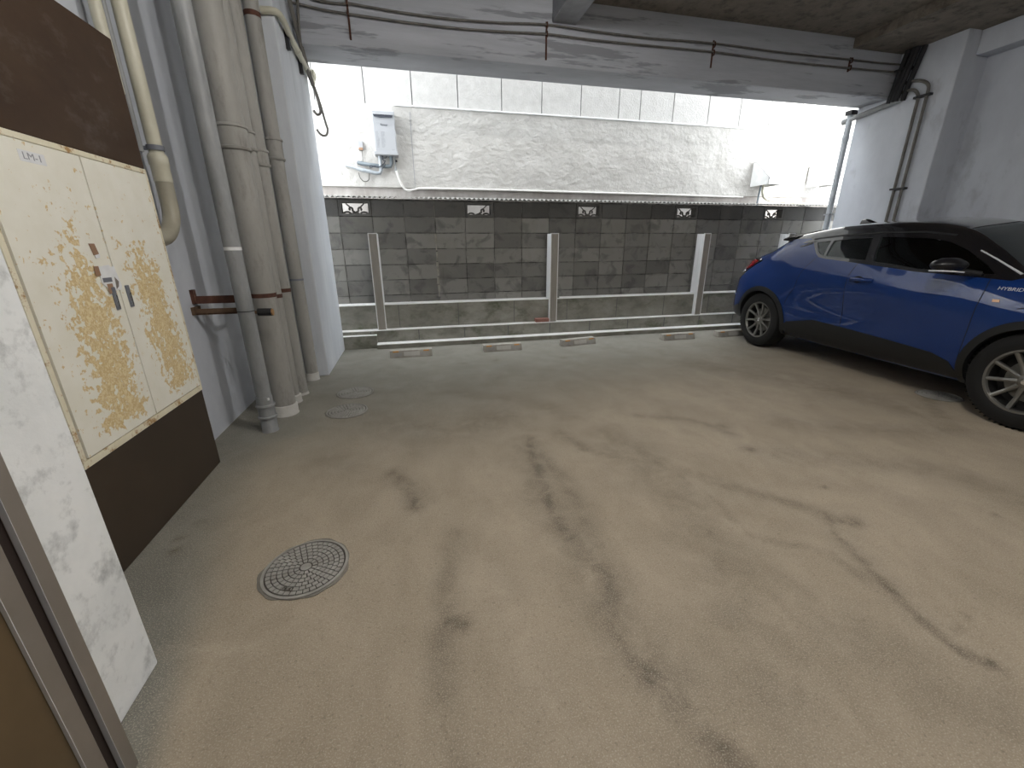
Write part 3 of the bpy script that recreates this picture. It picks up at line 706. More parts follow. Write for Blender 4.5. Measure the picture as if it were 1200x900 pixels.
# ------------------------------------------------------------------ right column services
t = thing('conduit', 'pair of thin grey conduits running down the right column behind the blue car', 'pipe', (6.5, 4.7, 0))
for y, zt, yb in ((4.785, 3.0, 4.92), (4.69, 3.10, 4.98)):
    part('pipe', MB().tube([(6.487, y, .0), (6.487, y, zt)] + [(6.487, y + (yb - y) * (1 - math.cos(a)), zt + .16 * math.sin(a)) for a in [i * PI / 16 for i in range(1, 9)]] + [(6.487, yb + .1, zt + .16)], .018, 14), 'cable_grey', t, smooth=60)
part('clamp', MB().box(6.462, 6.519, 4.645, 4.83, 3.03, 3.055), 'black', t)
part('clamp', MB().box(6.462, 6.519, 4.645, 4.83, 1.96, 1.982), 'black', t)
t = thing('cable_bundle', 'bundle of thick black cables hanging where the beam meets the right column', 'cable bundle', (6.45, 4.95, 3.05))
for i, (y0, y1, x, r) in enumerate(((5.02, 5.12, 6.44, .030), (4.95, 5.09, 6.48, .034), (4.90, 5.02, 6.43, .028), (4.86, 4.98, 6.485, .030), (4.93, 5.06, 6.42, .022))):
    part('cable', MB().tube(smoothpath([(x, y0, 3.62), (x - .01, (y0 + y1) / 2 - .02, 3.4), (x, y1 - .03, 3.2), (x + .01, y1, 3.06)], 6), r, 12), 'black_matt', t, smooth=60)
part('cable_tie', MB().box(6.39, 6.51, 4.93, 5.10, 3.40, 3.425), 'black', t)
t = thing('branch_pipe', 'grey sloping pipe under the beam end, along the right column', 'pipe', (6.48, 5.0, 3.0))
part('pipe', MB().tube([(6.475, 4.98, 3.075), (6.475, 5.74, 2.995)], .034, 20), 'pvc_grey', t, smooth=60)
part('end_socket', MB().tube([(6.475, 5.66, 3.003), (6.475, 5.75, 2.994)], .042, 20), 'pvc_grey', t, smooth=60)
t = thing('downpipe', 'pale downpipe outside the edge of the right column', 'pipe', (6.47, 5.66, 0))
part('pipe', MB().tube([(6.475, 5.655, .25), (6.475, 5.655, 3.12)], .040, 20), 'lagging', t, smooth=60)
part('socket', MB().tube([(6.475, 5.655, 2.72), (6.475, 5.655, 2.80)], .046, 20), 'lagging', t, smooth=60)
part('clamp', MB().box(6.42, 6.53, 5.60, 5.70, 1.70, 1.72), 'pvc_grey', t)
part('clamp', MB().box(6.42, 6.53, 5.60, 5.70, 3.06, 3.12), 'black', t)

# ------------------------------------------------------------------ on the house wall
FY = 7.24
t = thing('water_heater', 'white wall-hung gas water heater on the stucco wall at the left', 'water heater', (-.21, 7.44, 2.64))
x0, x1, z0, z1 = -.372, -.052, 2.60, 3.165
part('case', MB().box(x0, x1, FY, 7.44, z0, z1), 'heater_white', t, bevel=.012)
part('top_flange', MB().box(x0 + .1, x1 - .1, 7.40, 7.45, z1, z1 + .03), 'pvc_grey', t)
part('bottom_flange', MB().box(x0 - .012, x1 + .012, FY - .005, 7.44, z0 - .012, z0 + .03), 'heater_white', t, bevel=.004)
lv = part('exhaust_louvre', MB().prism([(x0 + .02, z1 - .062), (x1 - .03, z1 - .062), (x1 - .035, z1 - .088), (x0 + .12, z1 - .094), (x0 + .03, z1 - .082)], 'y', FY - .012, FY + .002), 'ink', t)
part('louvre_lip', MB().box(x0 + .018, x1 - .028, FY - .02, FY, z1 - .058, z1 - .050), 'chrome', lv)
text('brand_lettering', 'Rinnai', .042, 'ink', t, frame(-.212, FY - .0015, z1 - .185, (1, 0, 0), (0, 0, 1)), .0008)
sr = random.Random(4)
for c0, c1_ in ((x0 + .035, x0 + .085), (x0 + .105, x0 + .165)):
    st_ = MB(); z = z1 - .28
    while z > z0 + .08:
        w = c0 + (c1_ - c0) * sr.uniform(.5, 1); st_.box(c0, w, FY - .0015, FY, z, z + .008)
        if z - .0145 > z0 + .08: st_.box(c0, c0 + .004, FY - .0012, FY, z - .0145, z + .008)
        z -= .0145
    part('printed_label', st_, 'ink_grey', t)
part('maker_plate', MB().box(x1 - .075, x1 - .03, FY - .0015, FY, z0 + .055, z0 + .063), 'ink_grey', t)
wp = part('lagged_pipe', MB().tube([(x0 + .055, 7.36, z0), (x0 + .055, 7.36, z0 - .20), (x0 + .035, 7.36, z0 - .245), (x0 - .02, 7.36, z0 - .25), (x0 - .25, 7.37, z0 - .205), (x0 - .40, 7.38, z0 - .155), (x0 - .46, 7.43, z0 - .135)], .027, 16), 'lagging', t, smooth=50)
wp2 = part('lagged_pipe', MB().tube([(x1 - .10, 7.36, z0), (x1 - .10, 7.36, z0 - .10), (x1 - .12, 7.36, z0 - .145), (x1 - .2, 7.37, z0 - .15), (x0 + .02, 7.38, z0 - .145), (x0 - .20, 7.39, z0 - .12), (x0 - .28, 7.44, z0 - .10)], .027, 16), 'lagging_dark', t, smooth=50)
part('wire', MB().tube(smoothpath([(x0 + .1, 7.35, z0), (x0 + .09, 7.33, z0 - .06), (x0 + .13, 7.33, z0 - .09), (x0 + .02, 7.33, z0 - .17), (x0 - .09, 7.34, z0 - .15), (x0 - .10, 7.34, z0 - .18), (x0 - .02, 7.34, z0 - .15)], 5), .006, 8), 'ink', t, smooth=50)
part('wire', MB().tube(smoothpath([(x0 + .16, 7.35, z0), (x0 + .14, 7.33, z0 - .04), (x0 + .10, 7.33, z0 - .05), (x0 + .12, 7.33, z0 - .14), (x0 + .06, 7.33, z0 - .2)], 5), .005, 8), 'ink', t, smooth=50)
part('valve', MB().tube([(x1 - .045, 7.36, z0), (x1 - .045, 7.36, z0 - .16)], .011, 12).tube([(x1 - .045, 7.36, z0 - .16), (x1 - .045, 7.36, z0 - .21)], .018, 12), 'pvc_grey', t, smooth=50)
part('valve_lever', MB().tube([(x1 - .04, 7.34, z0 - .075), (x1 - .012, 7.34, z0 - .075)], .017, 10), 'black', t)
t = thing('outlet_box', 'small outdoor socket box left of the water heater', 'socket box', (-.58, 7.44, 2.7))
part('cover', MB().box(-.62, -.55, 7.39, 7.44, 2.665, 2.79), 'heater_white', t, bevel=.006)
part('socket_underside', MB().box(-.616, -.554, 7.385, 7.43, 2.665, 2.70), 'tape_brown', t, bevel=.003)
cable([(-.575, 7.42, 2.665), (-.575, 7.41, 2.55), (-.58, 7.40, 2.46)], .005, 'cable_grey', 'thin wire hanging below the outdoor socket box')
cable([(-.66, 7.42, 2.36), (-.64, 7.41, 2.28), (-.585, 7.40, 2.235), (-.52, 7.40, 2.26), (-.50, 7.41, 2.36)], .006, 'cable_grey', 'thin wire loop hanging under the lagged pipes')
cable([(-.095, 7.36, 2.40), (-.06, 7.37, 2.27), (.0, 7.40, 2.16), (.06, 7.41, 2.125), (.18, 7.42, 2.14), (.34, 7.42, 2.158), (1.5, 7.42, 2.162), (3.0, 7.42, 2.155), (4.6, 7.42, 2.15), (6.35, 7.42, 2.14)], .016, 'white_cable', 'white cable running from the water heater along the foot of the stucco wall', n=6)

# vent hoods on the bright end of the wall
def hood(x0, x1, z0, label):
    y0, y1 = 7.00, 7.44; z1 = z0 + .42
    t = thing('vent_hood', label, 'vent hood', ((x0 + x1) / 2, 7.44, z0), 'vent hoods on the stucco wall')
    th = .008; mb = MB()
    for xa_ in (x0, x1 - th):
        mb.prism([(y0, z0), (y1, z0), (y1, z1), (y1 - .08, z1), (y0, z0 + .12)], 'x', xa_, xa_ + th)
    mb.add([(x, y, z) for x in (x0, x1) for y, z in ((y0, z0), (y0, z0 + .12), (y1 - .08, z1), (y1, z1), (y1, z1 - th), (y1 - .078, z1 - th), (y0 + th, z0 + .117), (y0 + th, z0))],
           [(i, (i + 1) % 8, 8 + (i + 1) % 8, 8 + i) for i in range(8)] + [tuple(range(8)), tuple(range(15, 7, -1))])
    part('hood', mb, 'white_paint_lit', t)
    part('filter', MB().box(x0 + th, x1 - th, y0 + .01, y1, z0 + .06, z0 + .066), 'ink', t)  # dark sheet puts the shade inside the hood into colour
    return t
hd = hood(6.49, 6.83, 2.32, 'white slanted vent hood with dark opening, left of two, with a pipe below')
hood(7.80, 8.12, 2.34, 'white slanted vent hood with dark opening, right of two')
part('drain_tube', MB().tube(smoothpath([(6.62, 7.30, 2.40), (6.60, 7.30, 2.2), (6.575, 7.28, 2.0), (6.56, 7.27, 1.88)], 8), .018, 12), 'lagging_dark', hd, smooth=60)
part('duct', MB().tube(smoothpath([(6.70, 7.34, 2.38), (6.71, 7.34, 2.22), (6.78, 7.34, 2.12), (6.95, 7.36, 2.08), (7.4, 7.38, 2.06), (7.95, 7.40, 2.03)], 8), .022, 12), 'ivory', hd, smooth=60)
# ------------------------------------------------------------------ blue car (local: +x forward, +y left, z up)
CAR = thing('car', 'blue compact crossover car with black roof, parked with its tail to the block wall', 'car', (0, 0, 0))
# stations: x, then (y, z[, dx]) for nine rows from underside edge to roof centre
T_ = [
 (2.17, [(0, .22, -.10), (0, .30, -.04), (0, .45), (0, .62), (0, .74, -.03), (0, .80, -.10), (0, .84, -.16), (0, .86, -.20), (0, .88, -.26)]),
 (2.15, [(.38, .22, -.10), (.42, .30, -.04), (.44, .45), (.44, .62), (.42, .74, -.03), (.38, .80, -.10), (.32, .84, -.16), (.2, .86, -.20), (0, .88, -.26)]),
 (2.02, [(.62, .22), (.72, .28), (.75, .45), (.75, .60), (.72, .76), (.66, .83), (.55, .87), (.42, .89), (0, .905, -.14)]),
 (1.80, [(.70, .20), (.80, .26), (.86, .42), (.87, .60), (.84, .78), (.76, .87), (.62, .91), (.46, .925), (0, .945)]),
 (1.55, [(.72, .2), (.84, .26), (.89, .42), (.893, .6), (.88, .78), (.80, .91), (.66, .955), (.5, .975), (0, .99)]),
 (1.32, [(.72, .2), (.85, .26), (.893, .42), (.895, .6), (.885, .80), (.815, .945), (.69, .995), (.55, 1.015), (0, 1.03)]),
 (1.08, [(.72, .2), (.83, .26), (.872, .42), (.877, .6), (.873, .80), (.815, .985), (.735, 1.03), (.60, 1.05), (0, 1.065)]),
 (.80,  [(.72, .2), (.80, .25), (.845, .40), (.855, .6), (.862, .82), (.812, 1.015), (.685, 1.165), (.595, 1.215), (0, 1.25)]),
 (.50,  [(.72, .2), (.79, .25), (.83, .40), (.84, .6), (.858, .83), (.805, 1.035), (.635, 1.295), (.54, 1.375), (0, 1.425)]),
 (.15,  [(.72, .2), (.79, .25), (.822, .4), (.826, .6), (.860, .88), (.80, 1.06), (.62, 1.345), (.535, 1.445), (0, 1.495)]),
 (-.25, [(.72, .2), (.79, .25), (.822, .4), (.822, .6), (.860, .90), (.80, 1.09), (.62, 1.355), (.545, 1.455), (0, 1.515)]),
 (-.65, [(.72, .2), (.80, .26), (.832, .42), (.832, .62), (.856, .90), (.79, 1.12), (.63, 1.345), (.555, 1.445), (0, 1.505)]),
 (-1.0, [(.72, .22), (.83, .27), (.868, .44), (.874, .66), (.856, .90), (.77, 1.13), (.64, 1.315), (.555, 1.405), (0, 1.475)]),
 (-1.30, [(.72, .24), (.84, .28), (.893, .46), (.903, .70), (.85, .89), (.745, 1.11), (.625, 1.255), (.54, 1.355), (0, 1.43)]),
 (-1.58, [(.70, .26), (.82, .30), (.88, .48), (.888, .68), (.850, .87), (.735, 1.07), (.63, 1.165), (.55, 1.215), (0, 1.29)]),
 (-1.80, [(.66, .28), (.80, .34), (.845, .5), (.85, .69), (.815, .855), (.72, 1.00), (.645, 1.085), (.555, 1.125), (0, 1.17)]),
 (-1.98, [(.55, .30), (.735, .36), (.765, .48), (.755, .68), (.735, .825), (.64, .925, .04), (.60, 1.03, .05), (.48, 1.05, .04), (0, 1.06)]),
 (-2.12, [(.40, .32, .08), (.50, .38, .02), (.53, .5), (.53, .70, .0), (.52, .83, .01), (.46, .93, .07), (.42, 1.0, .09), (.3, 1.01, .10), (0, 1.02, .10)]),
 (-2.16, [(0, .32, .10), (0, .38, .05), (0, .5), (0, .70), (0, .88, .03), (0, .97, .07), (0, 1.0, .09), (0, 1.01, .11), (0, 1.015, .12)]),
]
def rows(ent):
    x, r = ent; out = [(x + (r[0][2] if len(r[0]) > 2 else 0), 0, r[0][1])]
    for p in r: out.append((x + (p[2] if len(p) > 2 else 0), p[0], p[1]))
    return out
A = np.array([rows(e) for e in T_])          # cols x 10 x 3
def crs(Pn, n, axis):
    Pn = np.moveaxis(Pn, axis, 0); L = [2 * Pn[0] - Pn[1]] + list(Pn) + [2 * Pn[-1] - Pn[-2]]; out = []
    for i in range(1, len(L) - 2):
        d1 = np.minimum(1, 1) ; p0, p1, p2, p3 = L[i - 1], L[i], L[i + 1], L[i + 2]
        m1 = (p2 - p0) * .5; m2 = (p3 - p1) * .5
        lim = 1.4 * np.abs(p2 - p1) + .004; m1 = np.clip(m1, -lim, lim); m2 = np.clip(m2, -lim, lim)
        for k in range(n):
            t = k / n; out.append((2 * t ** 3 - 3 * t * t + 1) * p1 + (t ** 3 - 2 * t * t + t) * m1 + (-2 * t ** 3 + 3 * t * t) * p2 + (t ** 3 - t * t) * m2)
    out.append(L[-2]); return np.moveaxis(np.array(out), 0, axis)
B = crs(crs(A, 4, 1), 5, 0)
B[0, :, 1] = 0; B[-1, :, 1] = 0; B[:, 0, 1] = 0; B[:, -1, 1] = 0; B[:, :, 1] = np.maximum(B[:, :, 1], 0)
def shell(Bg, name, mat):
    nc, nr = Bg.shape[:2]; ring = 2 * nr - 2; vs = []
    for i in range(nc):
        for j in range(nr): vs.append((Bg[i, j, 0], -Bg[i, j, 1], Bg[i, j, 2]))
        for j in range(nr - 2, 0, -1): vs.append((Bg[i, j, 0], Bg[i, j, 1], Bg[i, j, 2]))
    fs = [(i * ring + k, i * ring + (k + 1) % ring, (i + 1) * ring + (k + 1) % ring, (i + 1) * ring + k) for i in range(nc - 1) for k in range(ring)]
    capd = abs(Bg[0, nr // 2, 1]) > 1e-4
    if capd: fs += [tuple(range(ring)), tuple(reversed(range((nc - 1) * ring, nc * ring)))]
    me = bpy.data.meshes.new(name); me.from_pydata(vs, [], fs); me.materials.append(MAT[mat])
    bm = bmesh.new(); bm.from_mesh(me); bmesh.ops.remove_doubles(bm, verts=bm.verts, dist=1e-5)
    bmesh.ops.dissolve_degenerate(bm, edges=bm.edges, dist=1e-5)
    bmesh.ops.recalc_face_normals(bm, faces=bm.faces); bm.to_mesh(me); bm.free()
    return me
body_me = shell(B, 'car_body', 'paint')
bmx = bmesh.new(); bmx.from_mesh(body_me); BVH = BVHTree.FromBMesh(bmx); bmx.free()
i0 = min(range(B.shape[0]), key=lambda i: abs(B[i, 0, 0] - 1.02)); i1 = min(range(B.shape[0]), key=lambda i: abs(B[i, 0, 0] + 1.45))
Cg = B[i0:i1 + 1, 8:].copy()
Cg[:, :, 1] = np.maximum(Cg[:, :, 1] - .045, 0); Cg[:, :, 2] -= .035
lo = Cg[:, :1].copy(); lo[:, :, 1] = 0; Cg = np.concatenate([lo, Cg], 1); Cg[:, 0, 2] = Cg[:, 1, 2]; Cg[:, :, 2] = np.maximum(Cg[:, :, 2], .36)
Cg[:, -1, 1] = 0
cabin_me = shell(Cg, 'cabin_void', 'interior')

def tmp(me): return link(bpy.data.objects.new('cutter', me))
def mbme(mb, mat):
    me = bpy.data.meshes.new('cut'); me.from_pydata(mb.v, [], mb.f); me.materials.append(MAT[mat]); fixn(me); return me
def boolean(me, cut, op='DIFFERENCE'):
    a = tmp(me); c = tmp(cut); md = a.modifiers.new('b', 'BOOLEAN'); md.object = c; md.operation = op; md.solver = 'EXACT'
    md.material_mode = 'TRANSFER'; bpy.context.view_layer.update()
    r = bpy.data.meshes.new_from_object(a.evaluated_get(bpy.context.evaluated_depsgraph_get()))
    bpy.data.objects.remove(a); bpy.data.objects.remove(c); return r
WR = [(-1.322, .345), (1.322, .345)]
b0 = boolean(body_me, cabin_me)
WIN = {
 'front': [(-.055, 1.108), (.10, 1.094), (.37, 1.064), (.905, 1.048), (.82, 1.105), (.60, 1.225), (.45, 1.282), (.28, 1.312), (.05, 1.326), (-.165, 1.333)],
 'rear': [(-.135, 1.118), (-.60, 1.150), (-.655, 1.305), (-.45, 1.322), (-.245, 1.331)],
 'quarter': [(-.635, 1.158), (-.70, 1.170), (-.755, 1.205), (-.855, 1.287), (-.69, 1.302)]}
for s in (-1, 1):
    for k, pl in WIN.items(): b0 = boolean(b0, mbme(MB().prism(pl, 'y', s * .40, s * 1.1), 'black'))
    for x, z in WR:
        b0 = boolean(b0, mbme(MB().tube([(x, s * .60, z), (x, s * 1.1, z)], .372, 56), 'interior'))
b0 = boolean(b0, mbme(MB().prism([(1.04, -.66), (1.04, .66), (.47, .515), (.43, .0), (.47, -.515)], 'z', .98, 1.9), 'black'))
GH = [(1.16, 1.25), (1.15, 1.075), (1.02, 1.012), (.70, 1.028), (.37, 1.038), (-.11, 1.083), (-.60, 1.122), (-.68, 1.135), (-.745, 1.170), (-.93, 1.305), (-1.0, 1.335), (-1.25, 1.330), (-1.42, 1.310),
      (-1.60, 1.29), (-1.75, 1.40), (-1.2, 1.9), (.3, 1.9)]
ghm = mbme(MB().prism(GH, 'y', -1.2, 1.2), 'gloss_black'); ghm2 = ghm.copy()
green = boolean(b0, ghm, 'INTERSECT'); blue = boolean(b0, ghm2, 'DIFFERENCE')
def finish(me, name, swap=None, ang=32):
    if swap:
        for i, mm in enumerate(me.materials):
            if mm == MAT['paint']: me.materials[i] = MAT[swap]
    me.polygons.foreach_set('use_smooth', [True] * len(me.polygons)); me.set_sharp_from_angle(angle=math.radians(ang))
    o = link(bpy.data.objects.new(name, me)); me.name = name; o.parent = CAR; return o
# cutters' paint leaves the body in its own colour
for i, mm in enumerate(blue.materials):
    if mm == MAT['gloss_black']: blue.materials[i] = MAT['paint']
BODY = finish(blue, 'body'); GREEN = finish(green, 'roof', 'gloss_black')

def patch(poly, name, mat, parent, side=-1, off=.002, th=.004, L=.06, holes=None, view='y', smooth=40):
    """outline in side view (x,z) laid onto the body surface, with real thickness"""
    bm = bmesh.new(); es = []
    for lp in [poly] + (holes or []):
        v = [bm.verts.new((p[0], 0, p[1])) for p in lp]
        es += [bm.edges.new((v[i], v[(i + 1) % len(v)])) for i in range(len(v))]
    bmesh.ops.triangle_fill(bm, edges=es, use_beauty=True)
    for _ in range(5):
        lg = [e for e in bm.edges if e.calc_length() > L]
        if not lg: break
        bmesh.ops.subdivide_edges(bm, edges=lg, cuts=1); bmesh.ops.triangulate(bm, faces=bm.faces)
    nrm = {}
    for v in bm.verts:
        if view == 'y': o = Vector((v.co.x, side * 2, v.co.z)); d = Vector((0, -side, 0))
        elif view == 'z': o = Vector((v.co.x, v.co.z, 3)); d = Vector((0, 0, -1))
        elif view == 'f': o = Vector((4, v.co.x, v.co.z)); d = Vector((-1, 0, 0))
        else: o = Vector((-4, v.co.x, v.co.z)); d = Vector((1, 0, 0))
        hit, n, _, _ = BVH.ray_cast(o, d)
        if hit is None: hit, n, _, _ = BVH.find_nearest(o + d * (1.2 if view == 'y' else 1.7))
        if n.dot(d) > 0: n = -n
        v.co = hit + n * off; nrm[v] = n.copy()
    bm.faces.ensure_lookup_table(); top = list(bm.verts); tf = [list(f.verts) for f in bm.faces]
    bd = [list(e.verts) for e in bm.edges if len(e.link_faces) == 1]
    mb = MB(); idx = {v: i for i, v in enumerate(top)}; n_ = len(top)
    mb.v = [tuple(v.co) for v in top] + [tuple(v.co - nrm[v] * th) for v in top]
    mb.f = [tuple(idx[v] for v in f) for f in tf] + [tuple(idx[v] + n_ for v in reversed(f)) for f in tf] + [(idx[a], idx[b], idx[b] + n_, idx[a] + n_) for a, b in bd]
    mb.m = [0] * len(mb.f); bm.free()
    o = make(name, mb, mat, (0, 0, 0), smooth); o.parent = parent; return o
def circle(cx, cz, r, n=48, a0=0, a1=2 * PI): return [(cx + r * math.cos(a0 + (a1 - a0) * i / n), cz + r * math.sin(a0 + (a1 - a0) * i / n)) for i in range(n)]
def ribbon(path, w):
    P = [Vector((a, b)) for a, b in path]; L, R_ = [], []
    for i in range(len(P)):
        t = (P[min(i + 1, len(P) - 1)] - P[max(i - 1, 0)]).normalized(); nn_ = Vector((-t.y, t.x)) * w / 2
        L.append(tuple(P[i] + nn_)); R_.append(tuple(P[i] - nn_))
    return L + R_[::-1]
for s in (-1, 1):
    for k, pl in WIN.items(): patch(pl, 'side_window', 'car_glass', GREEN, s, -.006, .003)
    for x, z in WR:
        a0, a1 = math.radians(-22 if x < 0 else -28), math.radians(208 if x < 0 else 203)
        outer = [(x + .425 * math.cos(a0 + (a1 - a0) * i / 40), z + .425 * math.sin(a0 + (a1 - a0) * i / 40)) for i in range(41)]
        inner = [(x + .368 * math.cos(a0 + (a1 - a0) * i / 40), z + .368 * math.sin(a0 + (a1 - a0) * i / 40)) for i in range(41)]
        patch(outer + inner[::-1], 'wheel_arch', 'cladding', CAR, s, .008, .03, .08)
    patch([(-.925, .255), (-.90, .37), (-.86, .40), (-.53, .472), (-.18, .457), (.30, .432), (.70, .407), (.84, .365), (.925, .27), (.90, .245), (0, .228), (-.90, .235)], 'sill_cladding', 'cladding', CAR, s, .007, .02, .08)
    patch([(-1.74, .50), (-1.85, .46), (-1.98, .42), (-1.99, .37), (-1.95, .31), (-1.74, .30), (-1.71, .37)], 'bumper_cladding', 'cladding', CAR, s, .006, .015, .06)
    for pl in ([(-.185, 1.09), (-.205, .98), (-.205, .70), (-.195, .455)], [(.905, 1.02), (.915, .9), (.905, .6), (.895, .33)], [(-.70, 1.135), (-.80, .98), (-.84, .80), (-.90, .70), (-.93, .60)],
               [(1.15, .83), (1.3, .87), (1.6, .86)]):
        patch(ribbon([tuple((p.x, p.z)) for p in smoothpath([(a, 0, b) for a, b in pl], 6)], .006), 'door_seam', 'seam', BODY, s, .0008, .003, .12)
    # tail lamp
    lens = patch([(-1.925, 1.07), (-1.945, .96), (-1.93, .925), (-1.86, .915), (-1.76, .945), (-1.66, 1.03), (-1.585, 1.065), (-1.60, 1.08), (-1.70, 1.085), (-1.85, 1.085)], 'tail_lamp', 'black', CAR, s, .012, .03, .05)
    patch([(-1.93, 1.062), (-1.95, .965), (-1.925, .945), (-1.86, .93), (-1.76, .965), (-1.67, 1.04), (-1.66, 1.064), (-1.80, 1.070)], 'red_lens', 'red_lens', lens, s, .026, .016, .05)
    patch(ribbon([(-1.94, .935), (-1.90, .917), (-1.86, .908)], .012), 'lamp_trim', 'chrome', lens, s, .022, .01, .05)
    patch(ribbon([(-1.80, 1.083), (-1.68, 1.083), (-1.60, 1.072)], .014), 'lamp_trim', 'chrome', lens, s, .026, .01, .05)
    # rear door pull in the C-pillar
    patch([(-.905, 1.275), (-.955, 1.255), (-1.06, 1.235), (-1.045, 1.252), (-.99, 1.268), (-.95, 1.29), (-.91, 1.295)], 'rear_door_pull', 'black', BODY, s, .003, .006, .03)
    patch([(-.87, 1.302), (-1.02, 1.277), (-1.07, 1.285), (-1.0, 1.315), (-.93, 1.318)], 'pillar_trim', 'gloss_black', BODY, s, .003, .006, .03)
# front door handles
def handle(s):
    patch([(-.125 + .05 * math.cos(a) + .03, .94 + .032 * math.sin(a)) for a in [i * 2 * PI / 20 for i in range(20)]], 'handle_cup', 'seam', BODY, s, .001, .003, .03)
    y = lambda x, z: BVH.ray_cast(Vector((x, s * 2, z)), Vector((0, -s, 0)))[0].y
    P = smoothpath([(-.165, y(-.165, .935) + s * .002, .935), (-.13, y(-.13, .938) + s * .026, .939), (-.04, y(-.04, .94) + s * .034, .943), (.02, y(.02, .94) + s * .026, .942), (.05, y(.05, .94) + s * .002, .940)], 6)
    o = make('door_handle', MB().tube(P, .016, 12, True, 0, .75, 1.1), 'paint', (0, 0, 0), 50); o.parent = BODY
for s in (-1, 1): handle(s)
# roof details
sp = MB(); n = 24; vs = []
for k in range(n + 1):
    y = -.60 + 1.20 * k / n; e = abs(y / .60); zz = 1.445 - .085 * e ** 2.2; xb = -1.58 + .13 * e ** 2
    vs += [(-1.22, y * .93, zz + .012 - .01 * (1 - e)), (xb, y, zz - .028), (xb + .005, y, zz - .042), (-1.25, y * .93, zz - .065)]
sp.add(vs, [(4 * k + i, 4 * k + (i + 1) % 4, 4 * k + 4 + (i + 1) % 4, 4 * k + 4 + i) for k in range(n) for i in range(4)] + [(0, 1, 2, 3), (4 * n + 3, 4 * n + 2, 4 * n + 1, 4 * n)])
o = make('roof_spoiler', sp, 'gloss_black', (0, 0, 0), 50); o.parent = CAR
fin = MB()
def zroof(x): return BVH.ray_cast(Vector((x, 0, 3)), Vector((0, 0, -1)))[0].z
fv = []; m_ = 10
for k in range(m_ + 1):
    x = -.80 - .20 * k / m_; zb = zroof(x) - .01; h = .012 + .062 * math.sin(min(1, k / m_ * 1.15) * PI / 2) ** 1.5; w = .030 * math.sin(PI * min(.5, .12 + k / m_ * .7))
    for i in range(9):
        a = PI * i / 8; fv.append((x, math.cos(a) * w, zb + math.sin(a) * h))
fin.add(fv, [(9 * k + i, 9 * k + i + 1, 9 * k + 10 + i, 9 * k + 9 + i) for k in range(m_) for i in range(8)] + [(9 * k + 8, 9 * k, 9 * k + 9, 9 * k + 17) for k in range(m_)] + [tuple(range(9)), tuple(range(9 * m_ + 8, 9 * m_ - 1, -1))])
o = make('antenna_fin', fin, 'gloss_black', (0, 0, 0), 50); o.parent = CAR
# windscreen, hatch glass, A-pillar reflection line, roof-rail line
o = patch([(1.055, -.675), (1.06, 0), (1.055, .675), (.47, .53), (.43, 0), (.47, -.53)], 'windscreen', 'car_glass', GREEN, 1, -.004, .004, .10, view='z')
patch([(-.50, 1.10), (.50, 1.10), (.44, 1.34), (-.44, 1.34)], 'hatch_glass', 'gloss_black', BODY, 1, .003, .004, .10, view='x')
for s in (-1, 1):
    patch(ribbon([(.69, 1.215), (.82, 1.155), (.93, 1.10), (1.02, 1.055)], .006), 'pillar_glint', 'trim_sheen', GREEN, s, .004, .006, .05)  # pale strip painted in for the reflection along the A-pillar edge
    patch(ribbon([(-.93, 1.325), (-.6, 1.355), (-.2, 1.372), (.2, 1.367), (.45, 1.335)], .012), 'rain_gutter', 'black', GREEN, s, .004, .006, .08)
for s in (-1, 1):
    hl = patch([(s * .40, .765), (s * .60, .80), (s * .76, .845), (s * .80, .80), (s * .74, .735), (s * .60, .725), (s * .42, .735)], 'headlamp', 'black', CAR, 1, .006, .012, .05, view='f')
    patch([(s * .52, .765), (s * .66, .80), (s * .74, .815), (s * .72, .765), (s * .60, .745)], 'headlamp_lens', 'lamp_lens', hl, 1, .011, .008, .04, view='f')
    patch([(s * .56, .50), (s * .70, .54), (s * .72, .42), (s * .60, .38)], 'fog_lamp_housing', 'cladding', CAR, 1, .006, .012, .05, view='f')
patch([(-.50, .34), (.50, .34), (.56, .42), (.50, .55), (.34, .58), (-.34, .58), (-.50, .55), (-.56, .42)], 'lower_grille', 'cladding', CAR, 1, .006, .012, .06, view='f')
patch([(-.42, .725), (.42, .725), (.42, .755), (.2, .775), (-.2, .775), (-.42, .755)], 'upper_grille', 'black', CAR, 1, .006, .012, .06, view='f')
# licence recess, rear bumper, wipers are out of sight; front face kept simple
patch([(-.40, .60), (.40, .60), (.40, .80), (-.40, .80)], 'plate_recess', 'cladding', BODY, 1, .004, .006, .1, view='x')
# mirrors
for s in (-1, 1):
    mm = MB(); prof = []
    for k, (d, sx_, sz_) in enumerate(((0, .02, .02), (.02, .055, .038), (.08, .092, .060), (.15, .092, .060), (.20, .065, .042), (.225, .02, .015))):
        for i in range(16):
            a = 2 * PI * i / 16; prof.append((.735 + sx_ * math.cos(a) * .9 - d * .18, s * (.84 + d), 1.105 + sz_ * math.sin(a) + (.0 if math.sin(a) > 0 else .008)))
    mm.add(prof, [(16 * k + i, 16 * k + (i + 1) % 16, 16 * k + 16 + (i + 1) % 16, 16 * k + 16 + i) for k in range(5) for i in range(16)] + [tuple(range(16)), tuple(range(95, 79, -1))])
    mr = make('wing_mirror', mm, 'mirror_black', (0, 0, 0), 50); mr.parent = CAR
    q = make('mirror_arm', MB().tube([(.82, s * .79, 1.045), (.77, s * .87, 1.06), (.73, s * .93, 1.08)], .024, 10), 'black', (0, 0, 0), 50); q.parent = mr
    q = make('mirror_strip', MB().tube(smoothpath([(.64, s * .98, 1.062), (.665, s * 1.055, 1.066), (.735, s * 1.045, 1.068), (.79, s * .99, 1.066), (.81, s * .93, 1.06)], 5), .006, 8), 'trim_sheen', (0, 0, 0), 50); q.parent = mr
